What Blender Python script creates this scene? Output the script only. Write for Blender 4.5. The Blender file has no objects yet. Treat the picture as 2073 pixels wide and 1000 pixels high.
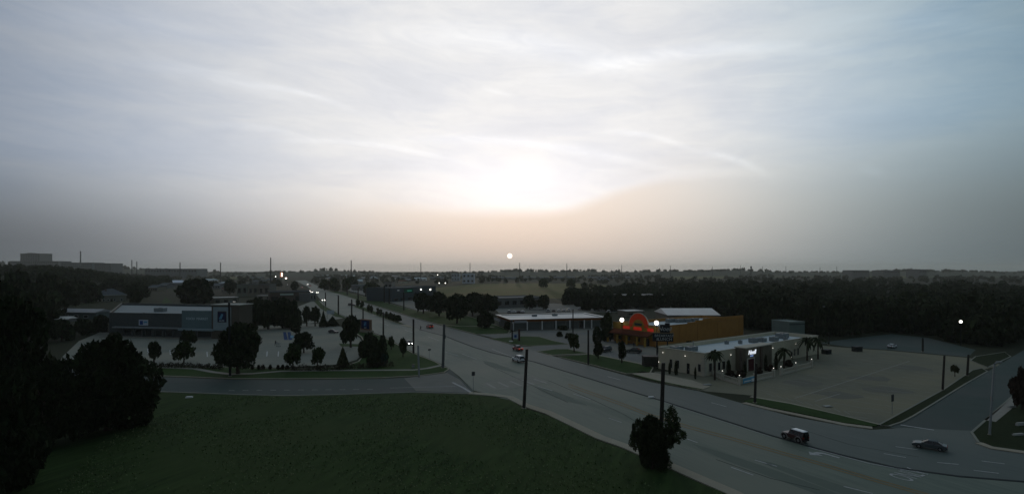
import bpy, math, random
import numpy as np
from mathutils import Vector, Matrix

random.seed(7)
rng = np.random.default_rng(11)
sc = bpy.context.scene
col = sc.collection
PI = math.pi
R = math.radians

# ------------------------------------------------------------------ camera
W0, CX, CY = 2073.0, 1036.5, 500.0      # photograph size used to survey the place
F, HOR, H = 1100.0, 547.0, 25.0         # focal length (px), horizon row, camera height (m)
camd = bpy.data.cameras.new('camera'); cam = bpy.data.objects.new('camera', camd); col.objects.link(cam)
camd.sensor_width = 36.0; camd.lens = F / W0 * 36.0
camd.shift_y = (HOR - CY) / W0
camd.clip_start = 0.5; camd.clip_end = 60000
cam.location = (0, 0, H); cam.rotation_euler = (R(90), 0, 0)
sc.camera = cam

# ------------------------------------------------------------------ node maths helper
class X:
    """wraps a float socket so that formulas can be written in python"""
    nt = None
    def __init__(s, sock): s.s = sock
    @staticmethod
    def op(o, a, b=None, c=None, clamp=False):
        n = X.nt.nodes.new('ShaderNodeMath'); n.operation = o; n.use_clamp = clamp
        for i, q in enumerate((a, b, c)):
            if q is None: continue
            if isinstance(q, X): X.nt.links.new(q.s, n.inputs[i])
            else: n.inputs[i].default_value = float(q)
        return X(n.outputs[0])
    def __add__(a, b): return X.op('ADD', a, b)
    def __radd__(a, b): return X.op('ADD', a, b)
    def __sub__(a, b): return X.op('SUBTRACT', a, b)
    def __rsub__(a, b): return X.op('SUBTRACT', b, a)
    def __mul__(a, b): return X.op('MULTIPLY', a, b)
    def __rmul__(a, b): return X.op('MULTIPLY', a, b)
    def __truediv__(a, b): return X.op('DIVIDE', a, b)
    def __neg__(a): return X.op('MULTIPLY', a, -1)
    def exp(a): return X.op('EXPONENT', a)
    def abs(a): return X.op('ABSOLUTE', a)
    def pow(a, p): return X.op('POWER', a, p)
    def clamp(a): return X.op('ADD', a, 0, clamp=True)
    def step(a, e0, e1):
        n = X.nt.nodes.new('ShaderNodeMapRange'); n.interpolation_type = 'SMOOTHSTEP'
        X.nt.links.new(a.s, n.inputs[0]); n.inputs[1].default_value = e0; n.inputs[2].default_value = e1
        return X(n.outputs[0])
def xnoise(x, y, z, scale, detail=4, rough=.55, dist=0):
    c = X.nt.nodes.new('ShaderNodeCombineXYZ')
    for i, q in enumerate((x, y, z)):
        if isinstance(q, X): X.nt.links.new(q.s, c.inputs[i])
        else: c.inputs[i].default_value = q
    n = X.nt.nodes.new('ShaderNodeTexNoise'); n.inputs['Scale'].default_value = scale
    n.inputs['Detail'].default_value = detail; n.inputs['Roughness'].default_value = rough; n.inputs['Distortion'].default_value = dist
    X.nt.links.new(c.outputs[0], n.inputs['Vector'])
    return X(n.outputs[0])
def cmix(f, a, b, mode='MIX'):
    n = X.nt.nodes.new('ShaderNodeMix'); n.data_type = 'RGBA'; n.blend_type = mode; n.clamp_factor = mode == 'MIX'
    if isinstance(f, X): X.nt.links.new(f.s, n.inputs[0])
    else: n.inputs[0].default_value = f
    for i, q in ((6, a), (7, b)):
        if isinstance(q, (tuple, list)): n.inputs[i].default_value = (*q[:3], 1)
        else: X.nt.links.new(q, n.inputs[i])
    return n.outputs[2]
def cscale(c, k):
    n = X.nt.nodes.new('ShaderNodeVectorMath'); n.operation = 'SCALE'
    if isinstance(c, (tuple, list)): n.inputs[0].default_value = c[:3]
    else: X.nt.links.new(c, n.inputs[0])
    if isinstance(k, X): X.nt.links.new(k.s, n.inputs['Scale'])
    else: n.inputs['Scale'].default_value = k
    return n.outputs[0]
def cadd(a, b):
    n = X.nt.nodes.new('ShaderNodeVectorMath'); n.operation = 'ADD'
    X.nt.links.new(a, n.inputs[0]); X.nt.links.new(b, n.inputs[1]); return n.outputs[0]

# ------------------------------------------------------------------ sky: hazy dust-laden sunset
SUN_AZ, SUN_EL = math.atan((1032 - CX) / F), math.atan((HOR - 518) / F)
wd = bpy.data.worlds.new('World'); sc.world = wd; wd.use_nodes = True
nt = wd.node_tree; nt.nodes.clear(); X.nt = nt
tc = nt.nodes.new('ShaderNodeTexCoord'); sp = nt.nodes.new('ShaderNodeSeparateXYZ')
nt.links.new(tc.outputs['Generated'], sp.inputs[0])
dx, dy, dz = (X(sp.outputs[i]) for i in range(3))
az = X.op('ARCTAN2', dx, dy)
el = X.op('ARCSINE', X.op('MINIMUM', X.op('MAXIMUM', dz, -.9999), .9999))
def sky_at(u, v):
    a = math.atan((u - CX) / F); return a, math.atan((HOR - v) / F * math.cos(a))
g_el = R(13)
cosg = dy * math.cos(g_el) + dz * math.sin(g_el)
th = X.op('ARCCOSINE', X.op('MINIMUM', X.op('MAXIMUM', cosg, -.9999), .9999))
fall = (-(th / .622).pow(2.6)).exp() * .78 + .22          # brightness falls away from the sunset side
n1 = xnoise(az * 2.2, el * 9.0, 3.1, 1.6, 5, .55, .6)        # soft horizontal cloud sheets
n2 = xnoise(az * 5.0 + el * 3.0, el * 22.0 + az * 1.2, 7.7, 1.5, 8, .66, 1.8)   # finer cirrus
n3 = xnoise(az * 7.0, el * 30.0, 1.3, 1.0, 4, .5, .3)
# lower edge of the bright cloud deck, dusty air below it
a1 = az - .02
edge = .094 + (-(((az + .28) / .16).pow(2))).exp() * .012 + a1.step(.03, .27) * .058 + (n1 - .5) * .022 + (n3 - .5) * .012 - a1.step(.4, .9) * .01
dpt = el - edge
soft = 1.0 - (-(((az - .06) / .26).pow(2))).exp()
above = dpt.step(-.010, .024) * (1.0 - soft) + dpt.step(-.06, .10) * soft
low = el.step(-.01, .155)
deck = (n1 - .5) * .24 + (n2 - .5) * .13 + .84
core = (-(((az - .004) / .17).abs().pow(2.0)) - (((el - .152) / .062).abs().pow(2.0))).exp() * .13 + (-(((az + .01) / .30).pow(2)) - (((el - .165) / .12).pow(2))).exp() * .08
bright = (deck + core)
lowblue = az.abs().step(.30, .86)
dust = (low * .24 + .60 + (n1 - .5) * .05) * (1.0 - lowblue * (.36 - az * .06))
fall_hi = (-(th / .70).pow(3.0)).exp() * .79 + .21
lum = bright * above * fall_hi + dust * (1.0 - above) * fall
def streak(u0, v0, u1, v1, w, amp):
    A, B = sky_at(u0, v0), sky_at(u1, v1)
    L = math.hypot(B[0] - A[0], B[1] - A[1]); cx_, cy_ = (A[0] + B[0]) / 2, (A[1] + B[1]) / 2
    c, s = (B[0] - A[0]) / L, (B[1] - A[1]) / L
    x_, y_ = az - cx_, el - cy_
    along, perp = x_ * c + y_ * s, y_ * c - x_ * s
    perp = perp + (along * along) * (.8 / max(L, .1)) * .25 + (n3 - .5) * w * .8
    return (-((perp / w).pow(2)) - ((along / (L * .5)).abs().pow(2.6))).exp() * (amp * .95) * (n2 * 1.2 + .35)
for a in ((1160, 122, 1640, 72, .012, .13), (820, 40, 1330, 118, .022, .10), (830, 258, 1330, 312, .008, .09),
          (1235, 258, 1400, 292, .005, .10), (1430, 303, 1545, 342, .006, .12), (1250, 365, 1540, 338, .008, .07),
          (500, 162, 700, 208, .005, .10), (240, 108, 560, 178, .012, .07), (560, 268, 920, 308, .005, .08), (980, 180, 1040, 194, .004, .06),
          (420, 245, 620, 270, .006, .05), (60, 20, 420, 60, .016, .05), (1780, 30, 2073, 60, .012, .05), (1740, 340, 1790, 352, .006, .05)):
    lum = lum + streak(*a) * fall_hi
# colour of the light: neutral above, warm dust near the sunset, slate blue away from it
blue = th.step(.26, .84)
cloudy = (n2 * .25 + n1 * .75).step(.36, .64)
east = dx.step(-.35, .45)
away = cmix(east, (.70, .84, 1.07), (.53, .83, 1.08))
gap_col = cmix(blue, (.94, .96, 1.01), away)
hi_col = cmix(cloudy, gap_col, cmix(blue, (.985, .985, .99), cmix(east, (.78, .88, 1.04), (.62, .88, 1.05))))
lo_col = cmix(az.abs().step(.14, .82), (1.06, .955, .865), cmix(dx.step(-.35, .45), (.82, .93, 1.06), (.76, .97, 1.06)))
tint = cmix(above, lo_col, hi_col)
colr = cscale(tint, lum)
disc = 1.0 - X.op('ARCCOSINE', X.op('MINIMUM', dx * (math.sin(SUN_AZ) * math.cos(SUN_EL)) + dy * (math.cos(SUN_AZ) * math.cos(SUN_EL)) + dz * math.sin(SUN_EL), .9999999)).step(.0039, .0050)
colr = cadd(colr, cscale((1.5, 1.3, 1.15), disc))
sky = nt.nodes.new('ShaderNodeTexSky'); sky.sky_type = 'NISHITA'; sky.sun_disc = False
sky.sun_elevation = SUN_EL; sky.sun_rotation = SUN_AZ; sky.dust_density = 4.0; sky.air_density = 1.0; sky.ozone_density = 1.5
bg1 = nt.nodes.new('ShaderNodeBackground'); bg1.inputs[1].default_value = 0.012
bg2 = nt.nodes.new('ShaderNodeBackground'); bg2.inputs[1].default_value = 1.0
nt.links.new(sky.outputs[0], bg1.inputs[0]); nt.links.new(colr, bg2.inputs[0])
ad = nt.nodes.new('ShaderNodeAddShader'); out = nt.nodes.new('ShaderNodeOutputWorld')
nt.links.new(bg1.outputs[0], ad.inputs[0]); nt.links.new(bg2.outputs[0], ad.inputs[1]); nt.links.new(ad.outputs[0], out.inputs[0])

# the low, dust-dimmed sun
sl = bpy.data.lights.new('sun', 'SUN'); sl.energy = 0.35; sl.angle = R(.55); sl.color = (1, .78, .55)
so = bpy.data.objects.new('sun', sl); col.objects.link(so)
so.rotation_euler = (R(90) - SUN_EL, 0, PI - SUN_AZ)
so.location = (0, 200, 60)

sc.view_settings.view_transform = 'Standard'; sc.view_settings.look = 'None'
sc.view_settings.exposure = 0; sc.view_settings.gamma = 1; sc.view_settings.use_curve_mapping = False
cy = sc.cycles
cy.use_denoising = True
try: cy.denoiser = 'OPENIMAGEDENOISE'
except Exception: pass
cy.max_bounces = 4; cy.diffuse_bounces = 2; cy.glossy_bounces = 2; cy.transmission_bounces = 2; cy.transparent_max_bounces = 4; cy.volume_bounces = 1
cy.sample_clamp_indirect = 4; cy.caustics_reflective = False; cy.caustics_refractive = False

# ------------------------------------------------------------------ survey helpers (photo bearing -> place on the flat ground)
def G(u, v, z=0.0):
    y = F * (H - z) / (v - HOR); return Vector(((u - CX) / F * y, y, z))
def P2(u, v):
    p = G(u, v); return (p.x, p.y)
def up(u, v, y):
    """point on the bearing u,v at depth y"""
    return Vector(((u - CX) / F * y, y, H - (v - HOR) / F * y))
def tall(vb, vt): return (vb - vt) * H / (vb - HOR)
def px(vb): return H / (vb - HOR)          # metres per photo pixel for something standing at row vb

# ------------------------------------------------------------------ materials
MAT = {}
def M(name, c, c2=None, scale=1.0, rough=.8, emit=None, es=0, bump=0, metal=0, spec=.06, stretch=None, island=0, big=None):
    if name in MAT: return MAT[name]
    m = bpy.data.materials.new(name); m.use_nodes = True; MAT[name] = m
    t = m.node_tree; b = t.nodes['Principled BSDF']
    b.inputs['Roughness'].default_value = rough; b.inputs['Metallic'].default_value = metal
    b.inputs['Specular IOR Level'].default_value = spec
    b.inputs['Base Color'].default_value = (*c, 1)
    if emit:
        b.inputs['Emission Color'].default_value = (*emit, 1); b.inputs['Emission Strength'].default_value = es
    if c2 is None: c2 = tuple(k * .8 for k in c)
    tc = t.nodes.new('ShaderNodeTexCoord'); mp = t.nodes.new('ShaderNodeMapping')
    t.links.new(tc.outputs['Object'], mp.inputs[0])
    if stretch: mp.vector_type = 'TEXTURE'; mp.inputs['Scale'].default_value = stretch[:3]; mp.inputs['Rotation'].default_value = (0, 0, stretch[3] if len(stretch) > 3 else 0)
    n = t.nodes.new('ShaderNodeTexNoise'); n.inputs['Scale'].default_value = scale; n.inputs['Detail'].default_value = 6; n.inputs['Roughness'].default_value = .65
    t.links.new(mp.outputs[0], n.inputs['Vector'])
    cr = t.nodes.new('ShaderNodeMapRange'); cr.inputs[1].default_value = .32; cr.inputs[2].default_value = .68
    t.links.new(n.outputs[0], cr.inputs[0])
    mx = t.nodes.new('ShaderNodeMix'); mx.data_type = 'RGBA'; mx.inputs[6].default_value = (*c, 1); mx.inputs[7].default_value = (*c2, 1)
    t.links.new(cr.outputs[0], mx.inputs[0]); last = mx.outputs[2]
    if big:
        n2 = t.nodes.new('ShaderNodeTexNoise'); n2.inputs['Scale'].default_value = big[0]; n2.inputs['Detail'].default_value = 4
        t.links.new(tc.outputs['Object'], n2.inputs['Vector'])
        r2 = t.nodes.new('ShaderNodeMapRange'); r2.inputs[1].default_value = .42; r2.inputs[2].default_value = .66
        t.links.new(n2.outputs[0], r2.inputs[0])
        m2 = t.nodes.new('ShaderNodeMix'); m2.data_type = 'RGBA'; m2.inputs[7].default_value = (*big[1], 1)
        t.links.new(r2.outputs[0], m2.inputs[0]); t.links.new(last, m2.inputs[6]); last = m2.outputs[2]
    if island:
        ge = t.nodes.new('ShaderNodeNewGeometry'); hs = t.nodes.new('ShaderNodeHueSaturation')
        rr = t.nodes.new('ShaderNodeMapRange'); rr.inputs[3].default_value = 1 - island; rr.inputs[4].default_value = 1 + island
        t.links.new(ge.outputs['Random Per Island'], rr.inputs[0]); t.links.new(rr.outputs[0], hs.inputs['Value']); t.links.new(last, hs.inputs['Color']); last = hs.outputs[0]
    t.links.new(last, b.inputs['Base Color'])
    if bump:
        bp = t.nodes.new('ShaderNodeBump'); bp.inputs['Strength'].default_value = bump; bp.inputs['Distance'].default_value = .05
        t.links.new(n.outputs[0], bp.inputs['Height']); t.links.new(bp.outputs[0], b.inputs['Normal'])
    return m
ASPH = M('asphalt', (.114, .150, .112), (.066, .096, .075), 1.0, .7, bump=.15, spec=.3, stretch=(9, .8, 1, -1.09), big=(.05, (.122, .144, .108)))
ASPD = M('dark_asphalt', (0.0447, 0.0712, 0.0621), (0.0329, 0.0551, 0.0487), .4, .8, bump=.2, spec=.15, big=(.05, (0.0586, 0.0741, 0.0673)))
CONC = M('concrete', (0.3476, 0.3266, 0.2533), (0.2803, 0.2613, 0.2068), .6, .9, bump=.2, big=(.08, (0.3027, 0.2722, 0.2068)))
LOTC = M('lot_concrete', (0.1795, 0.1855, 0.1736), (0.1436, 0.1497, 0.1376), .3, .9, bump=.2, big=(.05, (0.1976, 0.1916, 0.1557)))
LOTB = M('lot_pavement', (0.2157, 0.2287, 0.1958), (0.1806, 0.1942, 0.1653), .3, .9, bump=.2, big=(.06, (0.2448, 0.2424, 0.1946)))
GRASS = M('grass', (0.0268, 0.0602, 0.0142), (0.0189, 0.0424, 0.0108), .5, .95, bump=.8, big=(.07, (0.0338, 0.0657, 0.0175)))
LAWN = M('lawn', (0.0389, 0.0702, 0.0200), (0.0133, 0.0297, 0.0080), .9, .95, bump=1.0, stretch=(5, 1.0, 1, 1.25), big=(.045, (0.0348, 0.0553, 0.0170)))
FIELD = M('field_grass', (0.0945, 0.1063, 0.0306), (0.0765, 0.0882, 0.0270), .02, .95, big=(.012, (0.1080, 0.0945, 0.0377)))
EARTH = M('terrain_soil', (0.0288, 0.0368, 0.0192), (0.0208, 0.0272, 0.0144), .012, .95, big=(.004, (0.0400, 0.0384, 0.0256)))
PAINT = M('road_paint', (0.4284, 0.4386, 0.4284), (0.2652, 0.2754, 0.2754), 2.5, .7)
PAINTY = M('yellow_paint', (.26, .17, .06), (.18, .12, .05), 2.5, .7)
SEAL_SHADE = M('seal_and_step_shade', (.035, .04, .042), (.025, .03, .03), 1, .9)
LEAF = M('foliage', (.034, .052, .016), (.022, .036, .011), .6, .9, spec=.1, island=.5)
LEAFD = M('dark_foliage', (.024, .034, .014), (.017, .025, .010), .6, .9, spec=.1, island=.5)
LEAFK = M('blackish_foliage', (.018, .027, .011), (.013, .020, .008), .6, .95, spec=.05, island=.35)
LEAFO = M('olive_foliage', (.048, .056, .022), (.034, .042, .016), .6, .9, spec=.1, island=.45)
LEAFR = M('reddish_foliage', (.045, .030, .022), (.030, .022, .015), .6, .9, spec=.1, island=.45)
BARK = M('bark', (.06, .045, .035), (.035, .028, .02), 4, .9, bump=.5)
WOODP = M('weathered_pole', (.045, .04, .035), (.03, .028, .025), 3, .9, bump=.3)
STEEL = M('galvanised_steel', (.30, .32, .32), (.24, .26, .26), 3, .5, metal=.3)
BLACKM = M('black_metal', (.02, .022, .024), (.015, .016, .018), 3, .5)
GLASS = M('dark_glass', (.012, .015, .018), (.008, .01, .012), 2, .12, spec=.5)
RUBBER = M('rubber', (.018, .018, .018), (.012, .012, .012), 6, .9)
RIM = M('wheel_rim', (.30, .30, .30), (.2, .2, .2), 6, .4, metal=.6)
LAMPW = M('lamp_white', (.9, .9, .85), None, 1, .5, (1, .97, .86), 6.0)
LAMPB = M('lamp_bulb', (.9, .9, .85), None, 1, .5, (1, .95, .85), 1.5)
HEADL = M('headlight_on', (.9, .9, .85), None, 1, .3, (1, .96, .88), 9.0)
HEADO = M('headlight_off', (.55, .56, .55), None, 1, .2)
TAIL = M('taillight', (.25, .02, .015), None, 1, .3)
TAILON = M('taillight_on', (.5, .03, .02), None, 1, .3, (1, .08, .04), .5)
WHITEP = M('white_panel', (.74, .74, .72), (.64, .64, .62), .8, .6)
MEMB = M('roof_membrane', (.54, .60, .60), (.42, .48, .49), .3, .8, big=(.15, (.46, .54, .57)))
MEMBW = M('white_membrane', (.84, .81, .76), (.74, .71, .67), .25, .7, big=(.12, (.76, .71, .66)))
BRICKD = M('dark_brick', (0.1105, 0.0845, 0.0676), (0.0780, 0.0598, 0.0494), 2.5, .9)
BEIGE = M('beige_stucco', (0.5175, 0.4745, 0.3535), (0.4485, 0.4140, 0.3105), .5, .95, bump=.2)
BEIGEL = M('pale_stucco', (0.4752, 0.4488, 0.3696), (0.3960, 0.3762, 0.3102), .7, .9)
ORANGE = M('orange_stucco', (0.3974, 0.1933, 0.0502), (0.3202, 0.1535, 0.0402), .4, .95, bump=.2)
YELLOW = M('ochre_stucco', (.38, .24, .05), (.31, .19, .04), .5, .95)
REDP = M('red_paint', (.50, .05, .02), (.40, .04, .015), 1.5, .8)
TILE = M('clay_tile', (.15, .055, .032), (.10, .04, .025), 2.5, .9)
TILE2 = M('clay_tile_dark', (.11, .045, .03), (.08, .035, .024), 2.5, .9)
TEAL = M('teal_panel', (.13, .19, .20), (.11, .165, .175), .8, .6)
PALEB = M('pale_blue_panel', (0.2560, 0.3200, 0.3392), (0.2176, 0.2752, 0.2944), .8, .5)
TAN = M('tan_wall', (.20, .18, .14), (.16, .145, .115), .4, .9)
GREYW = M('grey_wall', (.17, .175, .17), (.14, .145, .14), .4, .9)
SLATE = M('slate_roof', (.10, .115, .125), (.075, .088, .095), 1.5, .8)
HVAC = M('rooftop_unit_metal', (.20, .23, .235), (.15, .175, .18), 1.5, .5)
HEDGE = M('hedge_leaf', (.034, .030, .018), (.024, .022, .013), 1.5, .95, spec=.1, island=.4)
NAVY = M('navy_panel', (.012, .02, .07), (.01, .016, .055), 1.5, .4)
SIGNB = M('sign_blue', (.03, .075, .24), (.025, .06, .20), 1.5, .4)
SKYB = M('sign_pale_blue', (.11, .32, .46), (.09, .27, .40), 1.5, .4)

# ------------------------------------------------------------------ mesh collector
ORG = {}
def root_matrix(o): return ORG.get(o, Matrix.Identity(4))
class MB:
    def __init__(s): s.v = []; s.f = []
    def quad(s, *pts):
        i = len(s.v); s.v += [tuple(p) for p in pts]; s.f.append(tuple(range(i, i + len(pts)))); return s
    def box(s, c, d, rz=0.0):
        cs, sn = math.cos(rz), math.sin(rz); i = len(s.v)
        for a in (-1, 1):
            for b in (-1, 1):
                for e in (-1, 1):
                    x, y, z = a * d[0] / 2, b * d[1] / 2, e * d[2] / 2
                    s.v.append((c[0] + x * cs - y * sn, c[1] + x * sn + y * cs, c[2] + z))
        s.f += [tuple(i + k for k in q) for q in ((0, 1, 3, 2), (4, 6, 7, 5), (0, 4, 5, 1), (2, 3, 7, 6), (0, 2, 6, 4), (1, 5, 7, 3))]
        return s
    def prism(s, poly, z0, z1, bottom=True):
        i = len(s.v); n = len(poly)
        ar = sum(poly[k][0] * poly[(k + 1) % n][1] - poly[(k + 1) % n][0] * poly[k][1] for k in range(n))
        if ar < 0: poly = poly[::-1]
        s.v += [(p[0], p[1], z0) for p in poly] + [(p[0], p[1], z1) for p in poly]
        s.f.append(tuple(range(i + n, i + 2 * n)))
        if bottom: s.f.append(tuple(range(i + n - 1, i - 1, -1)))
        for k in range(n): s.f.append((i + k, i + (k + 1) % n, i + n + (k + 1) % n, i + n + k))
        return s
    def sheet(s, poly, z):
        n = len(poly); ar = sum(poly[k][0] * poly[(k + 1) % n][1] - poly[(k + 1) % n][0] * poly[k][1] for k in range(n))
        if ar < 0: poly = poly[::-1]
        return s.quad(*[(p[0], p[1], z) for p in poly])
    def tube(s, p0, p1, r0, r1=None, n=8, cap=True):
        r1 = r0 if r1 is None else r1; p0, p1 = Vector(p0), Vector(p1); d = (p1 - p0).normalized()
        a = d.orthogonal().normalized(); b = d.cross(a); i = len(s.v)
        for p, r in ((p0, r0), (p1, r1)):
            for k in range(n):
                t = 2 * PI * k / n; s.v.append(tuple(p + a * (r * math.cos(t)) + b * (r * math.sin(t))))
        for k in range(n): s.f.append((i + k, i + (k + 1) % n, i + n + (k + 1) % n, i + n + k))
        if cap: s.f.append(tuple(range(i + n - 1, i - 1, -1))); s.f.append(tuple(range(i + n, i + 2 * n)))
        return s
    def ball(s, c, r, n=10, m=6, sx=1, sy=1, sz=1):
        i = len(s.v); s.v.append((c[0], c[1], c[2] - r * sz))
        for a in range(1, m):
            t = -PI / 2 + PI * a / m
            for k in range(n):
                q = 2 * PI * k / n; s.v.append((c[0] + r * sx * math.cos(t) * math.cos(q), c[1] + r * sy * math.cos(t) * math.sin(q), c[2] + r * sz * math.sin(t)))
        s.v.append((c[0], c[1], c[2] + r * sz)); e = len(s.v) - 1
        for k in range(n):
            s.f.append((i, i + 1 + (k + 1) % n, i + 1 + k))
            for a in range(m - 2):
                b0 = i + 1 + a * n; s.f.append((b0 + k, b0 + (k + 1) % n, b0 + n + (k + 1) % n, b0 + n + k))
            b0 = i + 1 + (m - 2) * n; s.f.append((b0 + k, b0 + (k + 1) % n, e))
        return s
    def path(s, pts, w, z0, z1, closed=False):
        """solid strip of width w along a ground polyline"""
        n = len(pts); L = []; Rr = []
        for k in range(n):
            a = Vector(pts[(k - 1) % n] if (closed or k > 0) else pts[k]); b = Vector(pts[(k + 1) % n] if (closed or k < n - 1) else pts[k])
            d = (b - a); d = d / max(d.length, 1e-6); nn = Vector((-d.y, d.x)); p = Vector(pts[k])
            L.append(p + nn * w / 2); Rr.append(p - nn * w / 2)
        m = n if closed else n - 1; i = len(s.v)
        for k in range(n):
            s.v += [(L[k].x, L[k].y, z0), (Rr[k].x, Rr[k].y, z0), (Rr[k].x, Rr[k].y, z1), (L[k].x, L[k].y, z1)]
        for k in range(m):
            a, b = i + 4 * k, i + 4 * ((k + 1) % n)
            s.f += [(a + 2, b + 2, b + 3, a + 3), (a + 1, b + 1, b + 2, a + 2), (a, a + 3, b + 3, b)]
        if not closed: s.f += [(i, i + 1, i + 2, i + 3), (i + 4 * (n - 1) + 3, i + 4 * (n - 1) + 2, i + 4 * (n - 1) + 1, i + 4 * (n - 1))]
        return s
    def mesh(s, name, m, inv=None, smooth=False):
        me = bpy.data.meshes.new(name)
        v = [tuple(inv @ Vector(p)) for p in s.v] if inv is not None else s.v
        me.from_pydata(v, [], s.f); me.materials.append(m)
        if smooth: me.polygons.foreach_set('use_smooth', [True] * len(me.polygons))
        me.update(); return me
    def build(s, name, m, parent=None, smooth=False, local=False):
        inv = None
        if parent is not None and not local:
            inv = root_matrix(parent).inverted()
        o = bpy.data.objects.new(name, s.mesh(name, m, inv, smooth)); col.objects.link(o)
        if parent is not None: o.parent = parent; ORG[o] = root_matrix(parent)
        return o
def tag(o, label=None, cat=None, group=None, kind=None):
    if label: o['label'] = label
    if cat: o['category'] = cat
    if group: o['group'] = group
    if kind: o['kind'] = kind
    return o
def thing(name, label, cat, loc=(0, 0, 0), rz=0.0, group=None):
    o = bpy.data.objects.new(name, None); col.objects.link(o); o.empty_display_size = .2
    o.location = loc; o.rotation_euler = (0, 0, rz)
    ORG[o] = Matrix.Translation(Vector(loc)) @ Matrix.Rotation(rz, 4, 'Z')
    return tag(o, label, cat, group)
def copy_tree(o, parent=None):
    c = o.copy(); col.objects.link(c); c.parent = parent
    for ch in o.children: copy_tree(ch, c)
    return c
def structure(name, mb, m, label=None):
    o = mb.build(name, m); o['kind'] = 'structure'
    if label: o['label'] = label
    return o
def curve_mesh(cu, m):
    t = bpy.data.objects.new('lettering', cu); col.objects.link(t); bpy.context.view_layer.update()
    me = bpy.data.meshes.new_from_object(t.evaluated_get(bpy.context.evaluated_depsgraph_get()))
    bpy.data.objects.remove(t); me.materials.clear(); me.materials.append(m); return me
def text(name, body, m, parent, loc, size, rz, extrude=.03, shear=0, align='CENTER'):
    """raised lettering standing upright, facing the direction given by rz"""
    cu = bpy.data.curves.new(name, 'FONT'); cu.body = body; cu.size = size; cu.extrude = extrude; cu.align_x = align; cu.align_y = 'CENTER'; cu.shear = shear
    o = bpy.data.objects.new(name, curve_mesh(cu, m)); col.objects.link(o); o.parent = parent
    w = Matrix.Translation(Vector(loc)) @ Matrix.Rotation(rz, 4, 'Z') @ Matrix.Rotation(PI / 2, 4, 'X')
    o.matrix_local = root_matrix(parent).inverted() @ w
    return o

# ================================================================== THE SETTING
S = 9000.0
gm = MB()
ys = [-300, 0, 60, 150, 400, 900, 2000, 4000, S]
for a, b in zip(ys[:-1], ys[1:]):
    for x0, x1 in ((-S, -2000), (-2000, -400), (-400, 0), (0, 400), (400, 2000), (2000, S)):
        gm.quad((x0, a, 0), (x1, a, 0), (x1, b, 0), (x0, b, 0))
structure('ground', gm, EARTH)

def Q(*pts): return [P2(u, v) for u, v in pts]
def patch(name, pts, m, z, kerb=None, kw=.35):
    """a raised piece of ground with a concrete kerb round it, or a flat sheet when z is small"""
    poly = Q(*pts) if not isinstance(pts[0], Vector) else pts
    if z > .06:
        o = structure(name, MB().prism(poly, 0, z, bottom=False), m)
        if kerb: MB().path(poly, kw, 0, z + .02, closed=True).build('kerb', kerb, o)
    else: o = structure(name, MB().sheet(poly, z), m)
    return o

# --- the wide road, its left and right edges as surveyed
LE = [(598, 568), (622, 580), (640, 596), (659, 618), (701, 642), (752, 671.5), (779, 681.6), (804, 695), (836, 712.5), (881, 731), (905, 743), (930, 762), (958, 790), (1000, 801), (1061, 822), (1110, 838), (1160, 860), (1224, 889), (1269, 906), (1360, 946), (1420, 974), (1480, 1000), (1640, 1080), (1900, 1240)]
RE = [(618, 567.5), (640, 577), (662, 587.5), (715, 604.5), (741.5, 614), (804, 633.5), (833, 643), (878, 655), (901, 661), (939, 671.5), (991, 685), (1037, 699), (1089, 712.5), (1124, 722), (1193, 740), (1252, 756), (1300, 769), (1320, 774), (1416, 792), (1509, 818), (1600, 842), (1708, 862), (1764, 870), (1830, 866), (1966, 872), (1980, 898), (2009, 909), (2073, 918), (2200, 932), (2500, 960)]
road_poly = LE + [(2500, 1240)] + RE[::-1]
road = structure('main_road', MB().sheet(Q(*road_poly), .035), ASPH)
# right-hand carriageway: newer, darker asphalt beyond the dark strip
MED = [(716, 620), (760, 637), (806, 655), (850, 667), (903, 681), (920, 688), (960, 703), (996, 714), (1040, 724), (1080, 732), (1192, 766), (1260, 787), (1336, 810), (1450, 846), (1560, 881), (1640, 904), (1708, 922), (1816, 947), (1940, 964), (2073, 975), (2250, 985)]
far_half = MED + [(2250, 936), (2073, 918.5), (2009, 909.5), (1980, 898.5), (1966, 872.5), (1830, 866.5), (1764, 870.5), (1708, 862.5), (1600, 842.5), (1509, 818.5), (1416, 792.5), (1320, 774.5), (1193, 740.5), (1089, 713), (991, 685.5), (901, 661.5), (804, 634), (741, 614.5)]
MB().sheet(Q(*far_half), .045).build('carriageway', M('carriageway_asphalt', (.074, .098, .086), (.056, .077, .068), 1.0, .7, bump=.15, spec=.3, stretch=(9, .9, 1, -1.09), big=(.05, (.080, .098, .083))), road)
MB().path(Q(*MED[3:]), .55, .03, .062).build('step_shade_strip', SEAL_SHADE, road)  # dark strip: shade of the step between carriageways put into colour
# worn patches in the junction
for pts in (((975, 778), (1010, 765), (1078, 760), (1112, 772), (1060, 782), (1000, 790)),):
    MB().sheet(Q(*pts), .042).build('worn_patch', M('worn_concrete', (.205, .210, .176), (.170, .178, .148), .5, .8, spec=.2), road)

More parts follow.
